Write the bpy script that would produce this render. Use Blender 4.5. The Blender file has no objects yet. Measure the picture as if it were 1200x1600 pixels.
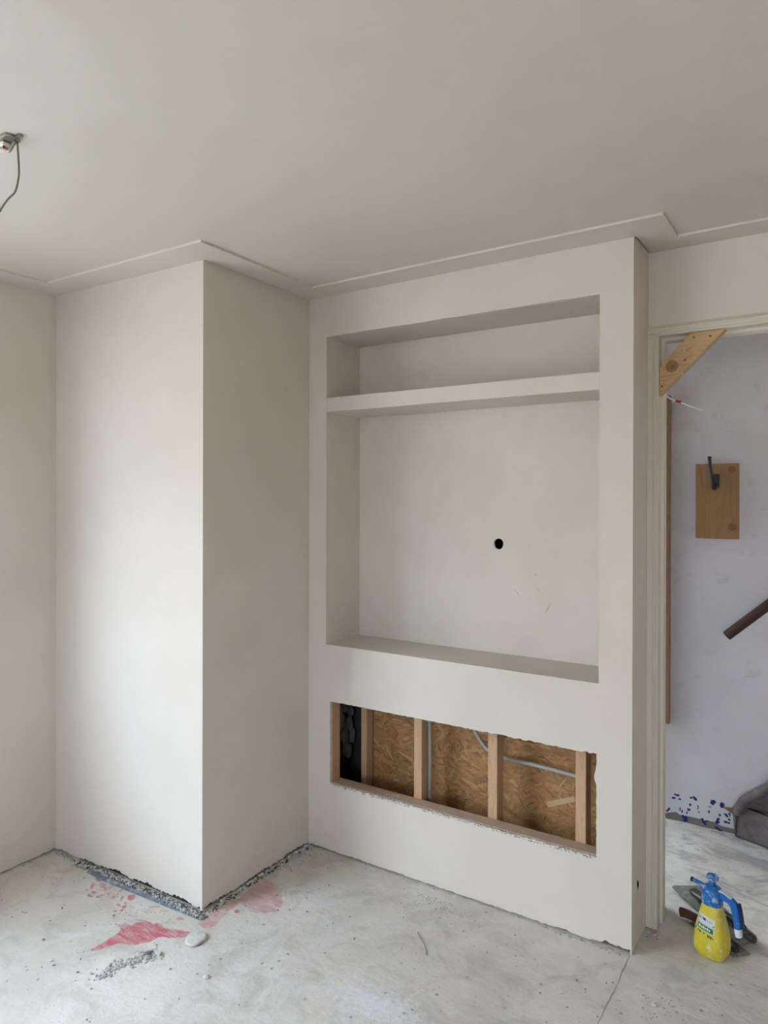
import bpy, bmesh, math, random
import numpy as np
from mathutils import Vector, Matrix, noise
random.seed(7)
C = bpy.context.scene.collection
SC = bpy.context.scene
R = math.radians

# ------------------------------------------------------------------ camera
FPX = 1089.39
cam = bpy.data.cameras.new('camera'); cam_o = bpy.data.objects.new('camera', cam); C.objects.link(cam_o)
cam.sensor_fit = 'VERTICAL'; cam.sensor_height = 24; cam.lens = FPX / 1600 * 24
cam.shift_y = (783.04 - 800) / 1600
cam.clip_start = .05
yaw, pit, rol = R(32.846), R(.137), R(.133)
Fv = Vector((-math.sin(yaw)*math.cos(pit), math.cos(yaw)*math.cos(pit), -math.sin(pit)))
Rv = Vector((math.cos(yaw), math.sin(yaw), 0)); Uv = Rv.cross(Fv)
R2 = Rv*math.cos(rol) + Uv*math.sin(rol); U2 = Uv*math.cos(rol) - Rv*math.sin(rol)
cam_o.matrix_world = Matrix(((R2.x, U2.x, -Fv.x, 0), (R2.y, U2.y, -Fv.y, 0), (R2.z, U2.z, -Fv.z, 1.645), (0, 0, 0, 1)))
SC.camera = cam_o

# ------------------------------------------------------------------ light: overcast sky through the windows
w = bpy.data.worlds.new('world'); SC.world = w; w.use_nodes = True
nt = w.node_tree; nt.nodes.clear()
wo = nt.nodes.new('ShaderNodeOutputWorld'); bg = nt.nodes.new('ShaderNodeBackground')
tc = nt.nodes.new('ShaderNodeTexCoord'); sp = nt.nodes.new('ShaderNodeSeparateXYZ'); rp = nt.nodes.new('ShaderNodeValToRGB')
nt.links.new(tc.outputs['Generated'], sp.inputs[0]); nt.links.new(sp.outputs['Z'], rp.inputs[0])
rp.color_ramp.elements[0].position = 0.0; rp.color_ramp.elements[0].color = (.50, .52, .50, 1)
e = rp.color_ramp.elements.new(.02); e.color = (.66, .84, 1.04, 1)
rp.color_ramp.elements[-1].position = 1; rp.color_ramp.elements[-1].color = (.68, .86, 1.08, 1)
nt.links.new(rp.outputs[0], bg.inputs[0]); bg.inputs[1].default_value = 8.5
nt.links.new(bg.outputs[0], wo.inputs[0])
def portal(name, loc, rot, sx, sy):
    l = bpy.data.lights.new(name, 'AREA'); l.shape = 'RECTANGLE'; l.size = sx; l.size_y = sy
    l.cycles.is_portal = True
    o = bpy.data.objects.new(name, l); o.location = loc; o.rotation_euler = rot; C.objects.link(o)
WY0, WY1, WZ0, WZ1 = -1.60, .90, .72, 2.36          # window opening in the left wall
BX0, BX1, BZ0, BZ1 = -.2, 1.3, .95, 2.30            # unseen window added behind the camera as fill light
HZ0, HZ1, HY0, HY1 = .08, 2.3, 3.03, 3.77            # glass of the front door at the end of the hall
portal('window_portal', (-3.20, (WY0+WY1)/2, (WZ0+WZ1)/2), (0, R(-90), 0), WZ1-WZ0, WY1-WY0)
portal('fill_portal', ((BX0+BX1)/2, -4.33, (BZ0+BZ1)/2), (R(90), 0, 0), BX1-BX0, BZ1-BZ0)
portal('door_portal', (-1.74, (HY0+HY1)/2, (HZ0+HZ1)/2), (0, R(-90), 0), HZ1-HZ0, HY1-HY0)
vs = SC.view_settings
SC.display_settings.display_device = 'sRGB'
vs.view_transform = 'Standard'; vs.look = 'None'; vs.gamma = 1; vs.use_curve_mapping = False
vs.exposure = 1.56

# ------------------------------------------------------------------ materials
class N:
    def __init__(s, name):
        s.m = bpy.data.materials.new(name); s.m.use_nodes = True; s.t = s.m.node_tree
        s.b = s.t.nodes['Principled BSDF']; s.out = s.t.nodes['Material Output']
    def n(s, typ, **k):
        nd = s.t.nodes.new(typ)
        for a, v in k.items(): setattr(nd, a, v)
        return nd
    def l(s, a, b): s.t.links.new(a, b)
    def coord(s, scale=(1, 1, 1), rot=(0, 0, 0), kind='Object'):
        c = s.n('ShaderNodeTexCoord'); m = s.n('ShaderNodeMapping'); m.inputs['Scale'].default_value = scale
        m.inputs['Rotation'].default_value = rot
        s.l(c.outputs[kind], m.inputs[0]); return m.outputs[0]
    def noise(s, vec, scale, detail=4, rough=.55, dist=0):
        n = s.n('ShaderNodeTexNoise'); s.l(vec, n.inputs['Vector']); n.inputs['Scale'].default_value = scale
        n.inputs['Detail'].default_value = detail; n.inputs['Roughness'].default_value = rough; n.inputs['Distortion'].default_value = dist
        return n.outputs['Fac']
    def ramp(s, fac, stops):
        r = s.n('ShaderNodeValToRGB'); s.l(fac, r.inputs[0]); el = r.color_ramp.elements
        while len(el) < len(stops): el.new(.5)
        for e, (p, c) in zip(el, stops):
            e.position = p; e.color = (c, c, c, 1) if not isinstance(c, tuple) else (*c, 1)
        return r.outputs[0]
    def mix(s, fac, a, b, mode='MIX'):
        m = s.n('ShaderNodeMix'); m.data_type = 'RGBA'; m.blend_type = mode
        for v, i in ((fac, 0), (a, 6), (b, 7)):
            if isinstance(v, (int, float)): m.inputs[i].default_value = v if i == 0 else (v, v, v, 1)
            elif isinstance(v, tuple): m.inputs[i].default_value = (*v, 1)
            else: s.l(v, m.inputs[i])
        return m.outputs[2]
    def math(s, op, a, b=0.0, c=0.0):
        m = s.n('ShaderNodeMath'); m.operation = op
        for v, i in ((a, 0), (b, 1), (c, 2)):
            if isinstance(v, (int, float)): m.inputs[i].default_value = v
            else: s.l(v, m.inputs[i])
        return m.outputs[0]
    def bump(s, h, strength=.2, dist=.002):
        b = s.n('ShaderNodeBump'); b.inputs['Strength'].default_value = strength; b.inputs['Distance'].default_value = dist
        s.l(h, b.inputs['Height']); s.l(b.outputs[0], s.b.inputs['Normal'])
    def col(s, c):
        if isinstance(c, tuple): s.b.inputs['Base Color'].default_value = (*c, 1)
        else: s.l(c, s.b.inputs['Base Color'])
    def rough(s, r, spec=.3):
        s.b.inputs['Specular IOR Level'].default_value = spec
        if isinstance(r, (int, float)): s.b.inputs['Roughness'].default_value = r
        else: s.l(r, s.b.inputs['Roughness'])

def flat(name, c, r=.6, spec=.4, metal=0, bmp=.15):
    k = N(name); k.col(c); k.rough(r, spec); k.b.inputs['Metallic'].default_value = metal
    v = k.coord(); k.bump(k.noise(v, 160, 3), bmp, .0006); return k.m

def plaster(name, base, var=(.93, .92, .90), pits=True, smear=.5):
    k = N(name); v = k.coord()
    big = k.noise(v, 1.3, 3, .5, .4); med = k.noise(v, 7, 5, .6, .3)
    c = k.mix(k.ramp(big, [(.35, 0), (.68, 1)]), base, tuple(b*q for b, q in zip(base, var)))
    c = k.mix(k.math('MULTIPLY', k.ramp(med, [(.5, 0), (.75, 1)]), smear*.35), c, tuple(b*q for b, q in zip(base, (.86, .82, .79))))
    if pits:
        vo = k.n('ShaderNodeTexVoronoi'); vo.inputs['Scale'].default_value = 7; k.l(v, vo.inputs['Vector'])
        d = k.ramp(vo.outputs['Distance'], [(.012, 1), (.022, 0)])
        sel = k.ramp(k.noise(v, 3.1, 2), [(.52, 0), (.56, 1)])
        c = k.mix(k.math('MULTIPLY', k.math('MULTIPLY', d, sel), .55), c, (.28, .24, .21))
    k.col(c); k.rough(.82, .25)
    v2 = k.coord((1, 1, .6))
    h = k.math('ADD', k.noise(v2, 9, 4, .5, .5), k.math('MULTIPLY', k.noise(v, 90, 3), .08))
    k.bump(h, .30, .004)
    return k.m

M = {}
M['plaster'] = plaster('plaster', (.71, .64, .57))
M['plaster_niche'] = plaster('plaster_niche', (.71, .64, .575), (.92, .90, .88), True, 1.0)
M['ceiling'] = plaster('ceiling_plaster', (.70, .635, .56), (.95, .94, .92), False)
M['frame_paint'] = flat('cream_frame_paint', (.66, .60, .50), .5, .4, 0, .03)
M['far_wall'] = plaster('far_wall_paint', (.80, .63, .51), (.95, .95, .95), False)
M['ragged'] = flat('broken_plaster', (.52, .49, .45), .95, .1)

def hall_wall():
    k = N('hall_wall_paint'); v = k.coord()
    c = k.mix(k.ramp(k.noise(v, 2.2, 4, .6), [(.35, 0), (.7, 1)]), (.70, .65, .66), (.64, .59, .59))
    sm = k.ramp(k.noise(v, 9, 5, .7, .8), [(.56, 0), (.72, 1)])
    c = k.mix(k.math('MULTIPLY', sm, .28), c, (.30, .27, .26))
    def att(nm):
        a = k.n('ShaderNodeAttribute'); a.attribute_name = nm; return a.outputs['Fac']
    nz = k.math('MULTIPLY', k.math('SUBTRACT', k.noise(v, 90, 4, .7), .5), 1.1)
    low = k.ramp(k.math('ADD', att('lowband'), k.math('MULTIPLY', nz, .2)), [(.45, 0), (.55, 1)])
    c = k.mix(low, c, (.66, .65, .67))
    st = k.ramp(k.math('ADD', att('strip'), k.math('MULTIPLY', nz, .4)), [(.45, 0), (.55, 1)])
    c = k.mix(st, c, k.mix(k.noise(v, 30, 4), (.26, .235, .21), (.17, .145, .13)))
    bl = k.ramp(k.math('ADD', att('blue'), k.math('MULTIPLY', k.math('MULTIPLY', nz, 1.9), k.math('MINIMUM', k.math('MULTIPLY', att('blue'), 6), 1))), [(.34, 0), (.44, 1)])
    c = k.mix(bl, c, (.025, .035, .16))
    k.col(c); k.rough(.8, .25); k.bump(k.noise(v, 14, 5, .6), .3, .004); return k.m
M['hall_wall'] = hall_wall()

def floor_mat():
    k = N('screed_floor'); v = k.coord()
    geo = k.n('ShaderNodeSeparateXYZ'); k.l(v, geo.inputs[0]); X, Y = geo.outputs[0], geo.outputs[1]
    big = k.noise(v, 1.9, 5, .6, .6); med = k.noise(v, 6.5, 6, .65, .8); fin = k.noise(v, 42, 5, .7)
    c = k.mix(k.ramp(big, [(.38, 0), (.64, 1)]), (.70, .65, .585), (.59, .545, .475))
    c = k.mix(k.math('MULTIPLY', k.ramp(med, [(.48, 0), (.66, 1)]), .60), c, (.45, .41, .35))
    c = k.mix(k.math('MULTIPLY', k.ramp(k.noise(v, 3.6, 6, .7, 1.2), [(.56, 0), (.66, 1)]), .5), c, (.68, .68, .675))
    # trowel smears
    vs_ = k.coord((1, 5, 1), (0, 0, R(35))); vt = k.coord((6, 1, 1), (0, 0, R(12)))
    c = k.mix(k.math('MULTIPLY', k.ramp(k.noise(vs_, 9, 6, .75, .6), [(.60, 0), (.72, 1)]), .45), c, (.33, .32, .30))
    c = k.mix(k.math('MULTIPLY', k.ramp(k.noise(vt, 14, 6, .75, .4), [(.62, 0), (.74, 1)]), .45), c, (.72, .72, .71))
    # fine specks
    vo = k.n('ShaderNodeTexVoronoi'); vo.inputs['Scale'].default_value = 17; k.l(v, vo.inputs['Vector'])
    d = k.math('MULTIPLY', k.ramp(vo.outputs['Distance'], [(.06, 1), (.12, 0)]), k.ramp(k.noise(v, 5, 2), [(.46, 0), (.52, 1)]))
    c = k.mix(k.math('MULTIPLY', d, .7), c, (.16, .155, .15))
    vo2 = k.n('ShaderNodeTexVoronoi'); vo2.inputs['Scale'].default_value = 33; k.l(v, vo2.inputs['Vector'])
    d2 = k.math('MULTIPLY', k.ramp(vo2.outputs['Distance'], [(.06, 1), (.11, 0)]), k.ramp(k.noise(v, 4, 3), [(.5, 0), (.57, 1)]))
    c = k.mix(k.math('MULTIPLY', d2, .5), c, (.22, .21, .2))
    # dark worn smear patches in the hall
    hm = k.math('MULTIPLY', k.ramp(Y, [(.0, 0), (1, 1)]), 1)
    hall = k.n('ShaderNodeMapRange'); k.l(Y, hall.inputs[0]); hall.inputs[1].default_value = 2.95; hall.inputs[2].default_value = 3.1
    vh = k.coord((1.6, 3.2, 1), (0, 0, R(-25)))
    hs = k.ramp(k.noise(vh, 2.6, 7, .72, 1.0), [(.49, 0), (.60, 1)])
    c = k.mix(k.math('MULTIPLY', k.math('MULTIPLY', hall.outputs[0], hs), .6), c, (.25, .235, .225))
    # white smear in the foreground
    dx = k.math('SUBTRACT', X, -1.24); dy = k.math('MULTIPLY', k.math('SUBTRACT', Y, 1.885), 2.2)
    rr = k.math('SQRT', k.math('ADD', k.math('MULTIPLY', dx, dx), k.math('MULTIPLY', dy, dy)))
    wm = k.ramp(k.math('ADD', k.math('MULTIPLY', rr, 2.0), k.math('MULTIPLY', k.math('SUBTRACT', fin, .5), 1.6)), [(.05, .75), (.42, 0)])
    c = k.mix(wm, c, (.76, .77, .79))
    # pink marking-paint stains
    a = k.n('ShaderNodeAttribute'); a.attribute_name = 'stain'
    n1 = k.math('ADD', k.math('SUBTRACT', k.noise(v, 60, 6, .75), .5), k.math('MULTIPLY', k.math('SUBTRACT', k.noise(k.coord((1, 3, 1), (0, 0, R(40))), 28, 5, .7), .5), 1.0)); n2 = k.noise(k.coord((1, 1, 1)), 16, 4, .7)
    s = k.math('ADD', a.outputs['Fac'], k.math('MULTIPLY', k.math('MULTIPLY', n1, 1.5), k.math('MINIMUM', k.math('MULTIPLY', a.outputs['Fac'], 4), 1)))
    a2 = k.n('ShaderNodeAttribute'); a2.attribute_name = 'stain_s'
    s = k.math('MULTIPLY', k.ramp(s, [(.36, 0), (.50, .75), (1, .95)]), k.math('MINIMUM', k.math('MULTIPLY', a2.outputs['Fac'], 1.25), 1.0))
    s = k.math('MULTIPLY', s, k.ramp(k.noise(k.coord((1, 3.5, 1), (0, 0, R(50))), 11, 5, .7, .5), [(.34, .30), (.56, 1)]))
    c = k.mix(s, c, (.52, .11, .14))
    # saw-cut / crack from the unit's corner
    cr = k.math('ABSOLUTE', k.math('ADD', X, k.math('ADD', .614, k.math('MULTIPLY', k.math('SUBTRACT', k.noise(v, 12, 4), .5), .02))))
    cm = k.math('MULTIPLY', k.ramp(cr, [(.0005, 1), (.0016, 0)]), k.math('LESS_THAN', Y, 2.59))
    cm = k.math('MULTIPLY', cm, k.ramp(k.noise(v, 9, 3), [(.35, .25), (.55, 1)]))
    c = k.mix(k.math('MULTIPLY', cm, .7), c, (.16, .12, .11))
    k.col(c); k.rough(.75, .3)
    h = k.math('ADD', k.math('MULTIPLY', k.noise(v, 30, 6, .7), .6), k.math('MULTIPLY', k.noise(v, 4, 4), .9))
    h = k.math('SUBTRACT', h, k.math('MULTIPLY', cm, .3))
    k.bump(h, .8, .007); return k.m
M['floor'] = floor_mat()

def wood(name, c1, c2, axis=2, scale=1.0, knots=(), rot=(0, 0, 0)):
    k = N(name)
    sc = [9, 9, 9]; sc[axis] = .8
    v = k.coord(tuple(sc), rot); n = k.noise(v, 2.2*scale, 5, .6, 1.6)
    wv = k.math('FRACT', k.math('MULTIPLY', n, 7))
    c = k.mix(k.ramp(wv, [(0, 0), (.7, .55), (.9, 1), (1, 0)]), c1, c2)
    c = k.mix(k.math('MULTIPLY', k.noise(k.coord(tuple(x*6 for x in sc)), 3, 3), .35), c, c2)
    for (kx, ky, kz, r) in knots:
        p = k.coord(); s_ = k.n('ShaderNodeVectorMath'); s_.operation = 'SUBTRACT'; k.l(p, s_.inputs[0]); s_.inputs[1].default_value = (kx, ky, kz)
        ln = k.n('ShaderNodeVectorMath'); ln.operation = 'LENGTH'; k.l(s_.outputs[0], ln.inputs[0])
        q = k.math('ADD', k.math('DIVIDE', ln.outputs['Value'], r), k.math('MULTIPLY', k.math('SUBTRACT', k.noise(p, 60, 2), .5), .5))
        c = k.mix(k.ramp(q, [(0, .95), (.4, .65), (.95, .6), (1.0, .0)]), c, (.16, .07, .03))
        ring = k.ramp(k.math('ABSOLUTE', k.math('SUBTRACT', q, 1.45)), [(0, .5), (.12, 0)])
        c = k.mix(k.math('MULTIPLY', ring, .6), c, c2)
    k.col(c); k.rough(.65, .3); k.bump(n, .2, .001); return k.m
M['stud'] = wood('stud_pine', (.62, .40, .25), (.50, .30, .175))
M['plate'] = wood('plate_pine', (.62, .47, .34), (.50, .36, .25), 0)
M['batten'] = wood('batten_wood', (.33, .21, .12), (.24, .14, .08))
M['brace'] = wood('brace_pine', (.62, .42, .22), (.44, .26, .12), 0, 1, ((-.056, -.008, -.008, .024), (-.012, -.008, .012, .007)), (0, R(-45), 0))
M['board'] = wood('board_pine', (.38, .21, .095), (.27, .14, .06), 2, 1, ((.067, -.02, .155, .02), (.070, -.02, -.125, .02)))
M['osb_base'] = flat('osb_base', (.34, .20, .09), .7, .3)
def osbf():
    k = N('osb_strand'); a = k.n('ShaderNodeAttribute'); a.attribute_name = 'fcol'
    v = k.coord((1, 1, 4)); c = k.mix(k.math('MULTIPLY', k.noise(v, 60, 3), .35), a.outputs['Color'], (.20, .11, .05))
    k.col(c); k.rough(.6, .35); return k.m
M['osb_strand'] = osbf()
M['gap_shade'] = flat('gap_shade', (.17, .15, .13), .95, .1)  # dark tone paints the shade in the gap at the unit's foot
M['conduit'] = flat('grey_conduit', (.40, .375, .34), .5, .4)
M['dark_masonry'] = flat('dark_masonry', (.05, .045, .045), .9, .2)
M['foam'] = flat('grey_mortar_dab', (.17, .16, .17), .8, .3)
M['black_metal'] = flat('black_iron', (.012, .010, .010), .45, .5)
M['dark_wood'] = wood('dark_rail_wood', (.075, .030, .024), (.045, .020, .016), 0)
def carpet():
    k = N('stair_carpet'); v = k.coord()
    c = k.mix(k.ramp(k.noise(v, 14, 5, .7), [(.35, 0), (.65, 1)]), (.20, .165, .155), (.34, .30, .29))
    c = k.mix(k.math('MULTIPLY', k.noise(v, 260, 3, .7), .6), c, (.12, .095, .09))
    k.col(c); k.rough(1, .05); k.bump(k.noise(v, 220, 4, .8), 1, .006); return k.m
M['carpet'] = carpet()
def glassm():
    k = N('window_glass'); k.t.nodes.remove(k.b)
    t = k.n('ShaderNodeBsdfTransparent'); g = k.n('ShaderNodeBsdfGlossy'); g.inputs['Roughness'].default_value = .02
    m = k.n('ShaderNodeMixShader'); m.inputs[0].default_value = .05
    k.l(t.outputs[0], m.inputs[1]); k.l(g.outputs[0], m.inputs[2]); k.l(m.outputs[0], k.out.inputs[0]); return k.m
M['glass'] = glassm()
def splash(name, base, r, amt, spl=(.62, .60, .56)):
    k = N(name); v = k.coord()
    s = k.ramp(k.noise(v, 55, 5, .7, .5), [(amt, 0), (amt+.05, 1)])
    s2 = k.ramp(k.noise(v, 17, 4, .6), [(.40, 0), (.62, 1)])
    k.col(k.mix(k.math('MULTIPLY', s, s2), base, spl)); k.rough(r, .45); return k.m
M['yellow'] = splash('yellow_plastic', (.62, .49, .03), .4, .54)
M['blue'] = splash('blue_plastic', (.012, .13, .40), .4, .52, (.55, .60, .62))
M['blue_clean'] = splash('blue_plastic_clean', (.010, .125, .42), .35, .62, (.50, .56, .60))
M['dark_blue'] = flat('dark_blue_plastic', (.01, .02, .09), .4)
M['white_plastic'] = flat('white_plastic', (.66, .66, .68), .45)
M['label_white'] = flat('label_white', (.60, .62, .62), .5)
M['label_green'] = flat('label_green', (.01, .14, .09), .5)
M['label_pale'] = flat('label_pale_green', (.48, .60, .38), .5)
M['ink'] = flat('label_ink', (.03, .05, .07), .5)
M['trowel_blade'] = splash('trowel_blade', (.17, .16, .125), .45, .52, (.30, .29, .24))
M['trowel_dark'] = splash('trowel_spine', (.05, .042, .035), .6, .60, (.35, .33, .30))
M['handle_brown'] = flat('brown_handle', (.10, .035, .018), .4)
M['galv'] = flat('galvanised_steel', (.33, .32, .27), .35, .5, .8)
M['cable_grey'] = flat('grey_cable', (.17, .165, .15), .5)
M['cable_white'] = flat('white_cable', (.82, .80, .78), .5)
M['red'] = flat('red_plastic', (.30, .02, .02), .4)
M['edge_film'] = splash('edge_film', (.13, .16, .20), .5, .50, (.40, .41, .42))
def crumb_mat(name, a, b):
    k = N(name); o = k.n('ShaderNodeAttribute'); o.attribute_name = 'fcol'
    c = k.mix(o.outputs['Fac'], a, b); k.col(c); k.rough(.95, .1); k.bump(k.noise(k.coord(), 300, 3), .5, .001); return k.m
M['hole_black'] = flat('painted_hole_black', (.006, .005, .005), 1, 0)  # black colour standing in for the shade inside holes
M['crumb'] = crumb_mat('plaster_crumb', (.56, .54, .51), (.22, .21, .20))
M['crumb_dark'] = crumb_mat('mortar_crumb', (.60, .575, .53), (.045, .04, .04))
M['lump'] = plaster('dried_plaster', (.62, .60, .55), (.92, .92, .9), False)

# ------------------------------------------------------------------ helpers
def tag(o, label=None, cat=None, group=None, kind=None):
    if label: o['label'] = label
    if cat: o['category'] = cat
    if group: o['group'] = group
    if kind: o['kind'] = kind
    return o
def empty(name, loc, rz=0, rot=None):
    o = bpy.data.objects.new(name, None); o.location = loc; o.rotation_euler = rot if rot else (0, 0, rz)
    o.empty_display_size = .05; C.objects.link(o); return o
def wloc(p):
    v = Vector((0, 0, 0))
    while p: v += p.location; p = p.parent
    return v
def link(name, bm, mat, parent=None, local=False, smooth=False, bevel=0, seg=2):
    if parent and not local: bmesh.ops.translate(bm, verts=bm.verts, vec=-wloc(parent))
    bmesh.ops.recalc_face_normals(bm, faces=bm.faces)
    me = bpy.data.meshes.new(name); bm.to_mesh(me); bm.free()
    if smooth:
        for p in me.polygons: p.use_smooth = True
    for m_ in (mat if isinstance(mat, list) else [mat]): me.materials.append(m_)
    o = bpy.data.objects.new(name, me); C.objects.link(o); o.parent = parent
    if bevel:
        b = o.modifiers.new('bevel', 'BEVEL'); b.width = bevel; b.segments = seg; b.limit_method = 'ANGLE'
    return o
def BM(): return bmesh.new()
def box(bm, x0, x1, y0, y1, z0, z1):
    vs = [bm.verts.new(p) for p in ((x0,y0,z0),(x1,y0,z0),(x1,y1,z0),(x0,y1,z0),(x0,y0,z1),(x1,y0,z1),(x1,y1,z1),(x0,y1,z1))]
    for f in ((3,2,1,0),(4,5,6,7),(0,1,5,4),(1,2,6,5),(2,3,7,6),(3,0,4,7)): bm.faces.new([vs[i] for i in f])
    return vs
def prism(bm, pts, fn0, fn1):
    """outline -> solid between two mappings"""
    a = [bm.verts.new(fn0(*p)) for p in pts]; b = [bm.verts.new(fn1(*p)) for p in pts]
    bm.faces.new(a[::-1]); bm.faces.new(b); n = len(pts)
    for i in range(n): bm.faces.new((a[i], a[(i+1) % n], b[(i+1) % n], b[i]))
def tube(bm, pts, r, n=10, cap=True):
    pts = [Vector(p) for p in pts]; rings = []
    rr = r if isinstance(r, (list, tuple)) else [r]*len(pts)
    up = Vector((.13, .21, .97))
    for i, p in enumerate(pts):
        d = (pts[min(i+1, len(pts)-1)] - pts[max(i-1, 0)]).normalized()
        s = d.cross(up)
        if s.length < .05: s = d.cross(Vector((1, 0, 0)))
        s.normalize(); t = s.cross(d)
        rings.append([bm.verts.new(p + (s*math.cos(2*math.pi*k/n) + t*math.sin(2*math.pi*k/n))*rr[i]) for k in range(n)])
    for a, b in zip(rings, rings[1:]):
        for k in range(n): bm.faces.new((a[k], a[(k+1) % n], b[(k+1) % n], b[k]))
    if cap: bm.faces.new(rings[0][::-1]); bm.faces.new(rings[-1])
def loft(bm, rings):
    rs = [[bm.verts.new(p) for p in r] for r in rings]; n = len(rs[0])
    for a, b in zip(rs, rs[1:]):
        for k in range(n): bm.faces.new((a[k], a[(k+1) % n], b[(k+1) % n], b[k]))
    bm.faces.new(rs[0][::-1]); bm.faces.new(rs[-1])
def holed(bm, outer, holes, m0, m1):
    """flat slab with holes: triangulated front and back, walls all round"""
    res = []
    for mp in (m0, m1):
        loops = []
        es = []
        for lp in [outer] + holes:
            vs = [bm.verts.new((p[0], p[1], 0)) for p in lp]; loops.append(vs)
            es += [bm.edges.new((vs[i], vs[(i+1) % len(vs)])) for i in range(len(vs))]
        bmesh.ops.triangle_fill(bm, use_beauty=True, use_dissolve=False, edges=es, normal=(0, 0, 1))
        for lp in loops:
            for v in lp: v.co = Vector(mp(v.co.x, v.co.y))
        res.append(loops)
    for la, lb in zip(*res):
        for i in range(len(la)):
            j = (i+1) % len(la); bm.faces.new((la[i], la[j], lb[j], lb[i]))
def edge(a, b, step=.02, amp=.0, rag=None):
    """points from a towards b (b left out), jittered across"""
    L = math.dist(a, b); n = max(1, int(L/step)); out = []
    nx, ny = -(b[1]-a[1])/L, (b[0]-a[0])/L
    for i in range(n):
        t = (i + (random.uniform(-.3, .3) if 0 < i else 0))/n
        j = 0 if i == 0 else (rag(t) if rag else random.uniform(-amp, amp))
        out.append((a[0]+(b[0]-a[0])*t+nx*j, a[1]+(b[1]-a[1])*t+ny*j))
    return out
def slab(name, p0, p1, z0, z1, th, mat, parent=None, holes=(), rag=None, step=.015, off0=0, off1=0):
    """upright panel from p0 to p1 (seen left to right), thickness going away from the viewer"""
    p0 = Vector((*p0, 0)); p1 = Vector((*p1, 0)); L = (p1-p0).length; d = (p1-p0)/L; n = Vector((-d.y, d.x, 0))
    bm = BM()
    outer = edge((off0, z0), (L-off1, z0), step, 0, rag) if rag else [(off0, z0)]
    outer += [(L-off1, z0 + (rag(1) if rag else 0)), (L-off1, z1), (off0, z1)]
    f0 = lambda u, v: p0 + d*u + Vector((0, 0, v)); f1 = lambda u, v: p0 + d*u + n*th + Vector((0, 0, v))
    holed(bm, outer, [list(h) for h in holes], f0, f1)
    return link(name, bm, mat, parent)
def rect(u0, v0, u1, v1): return [(u0, v0), (u1, v0), (u1, v1), (u0, v1)]
ICO = None
def crumbs(name, items, mat, parent=None):
    """items: (x, y, z, size, squash, tone) -> ONE mesh of small angular crumbs"""
    base = bmesh.new(); bmesh.ops.create_icosphere(base, subdivisions=1, radius=1)
    bv = [v.co.copy() for v in base.verts]; bf = [[v.index for v in f.verts] for f in base.faces]; base.free()
    V = []; Fc = []; T = []
    for (x, y, z, s, q, tone) in items:
        o = len(V); rot = Matrix.Rotation(random.uniform(0, 6.28), 3, 'Z') @ Matrix.Rotation(random.uniform(-.4, .4), 3, 'X')
        sx, sy = random.uniform(.7, 1.4), random.uniform(.6, 1.1)
        for c in bv:
            p = rot @ Vector((c.x*sx, c.y*sy, c.z*q)) * (s*random.uniform(.75, 1.2))
            V.append((x+p.x, y+p.y, z+s*q*.55+p.z)); T.append(tone)
        Fc += [[i+o for i in f] for f in bf]
    me = bpy.data.meshes.new(name)
    if parent:
        w_ = wloc(parent); V = [(a-w_.x, b-w_.y, c-w_.z) for a, b, c in V]
    me.from_pydata(V, [], Fc); a = me.attributes.new('fcol', 'FLOAT', 'POINT'); a.data.foreach_set('value', T)
    me.materials.append(mat); o = bpy.data.objects.new(name, me); C.objects.link(o); o.parent = parent; return o

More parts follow.
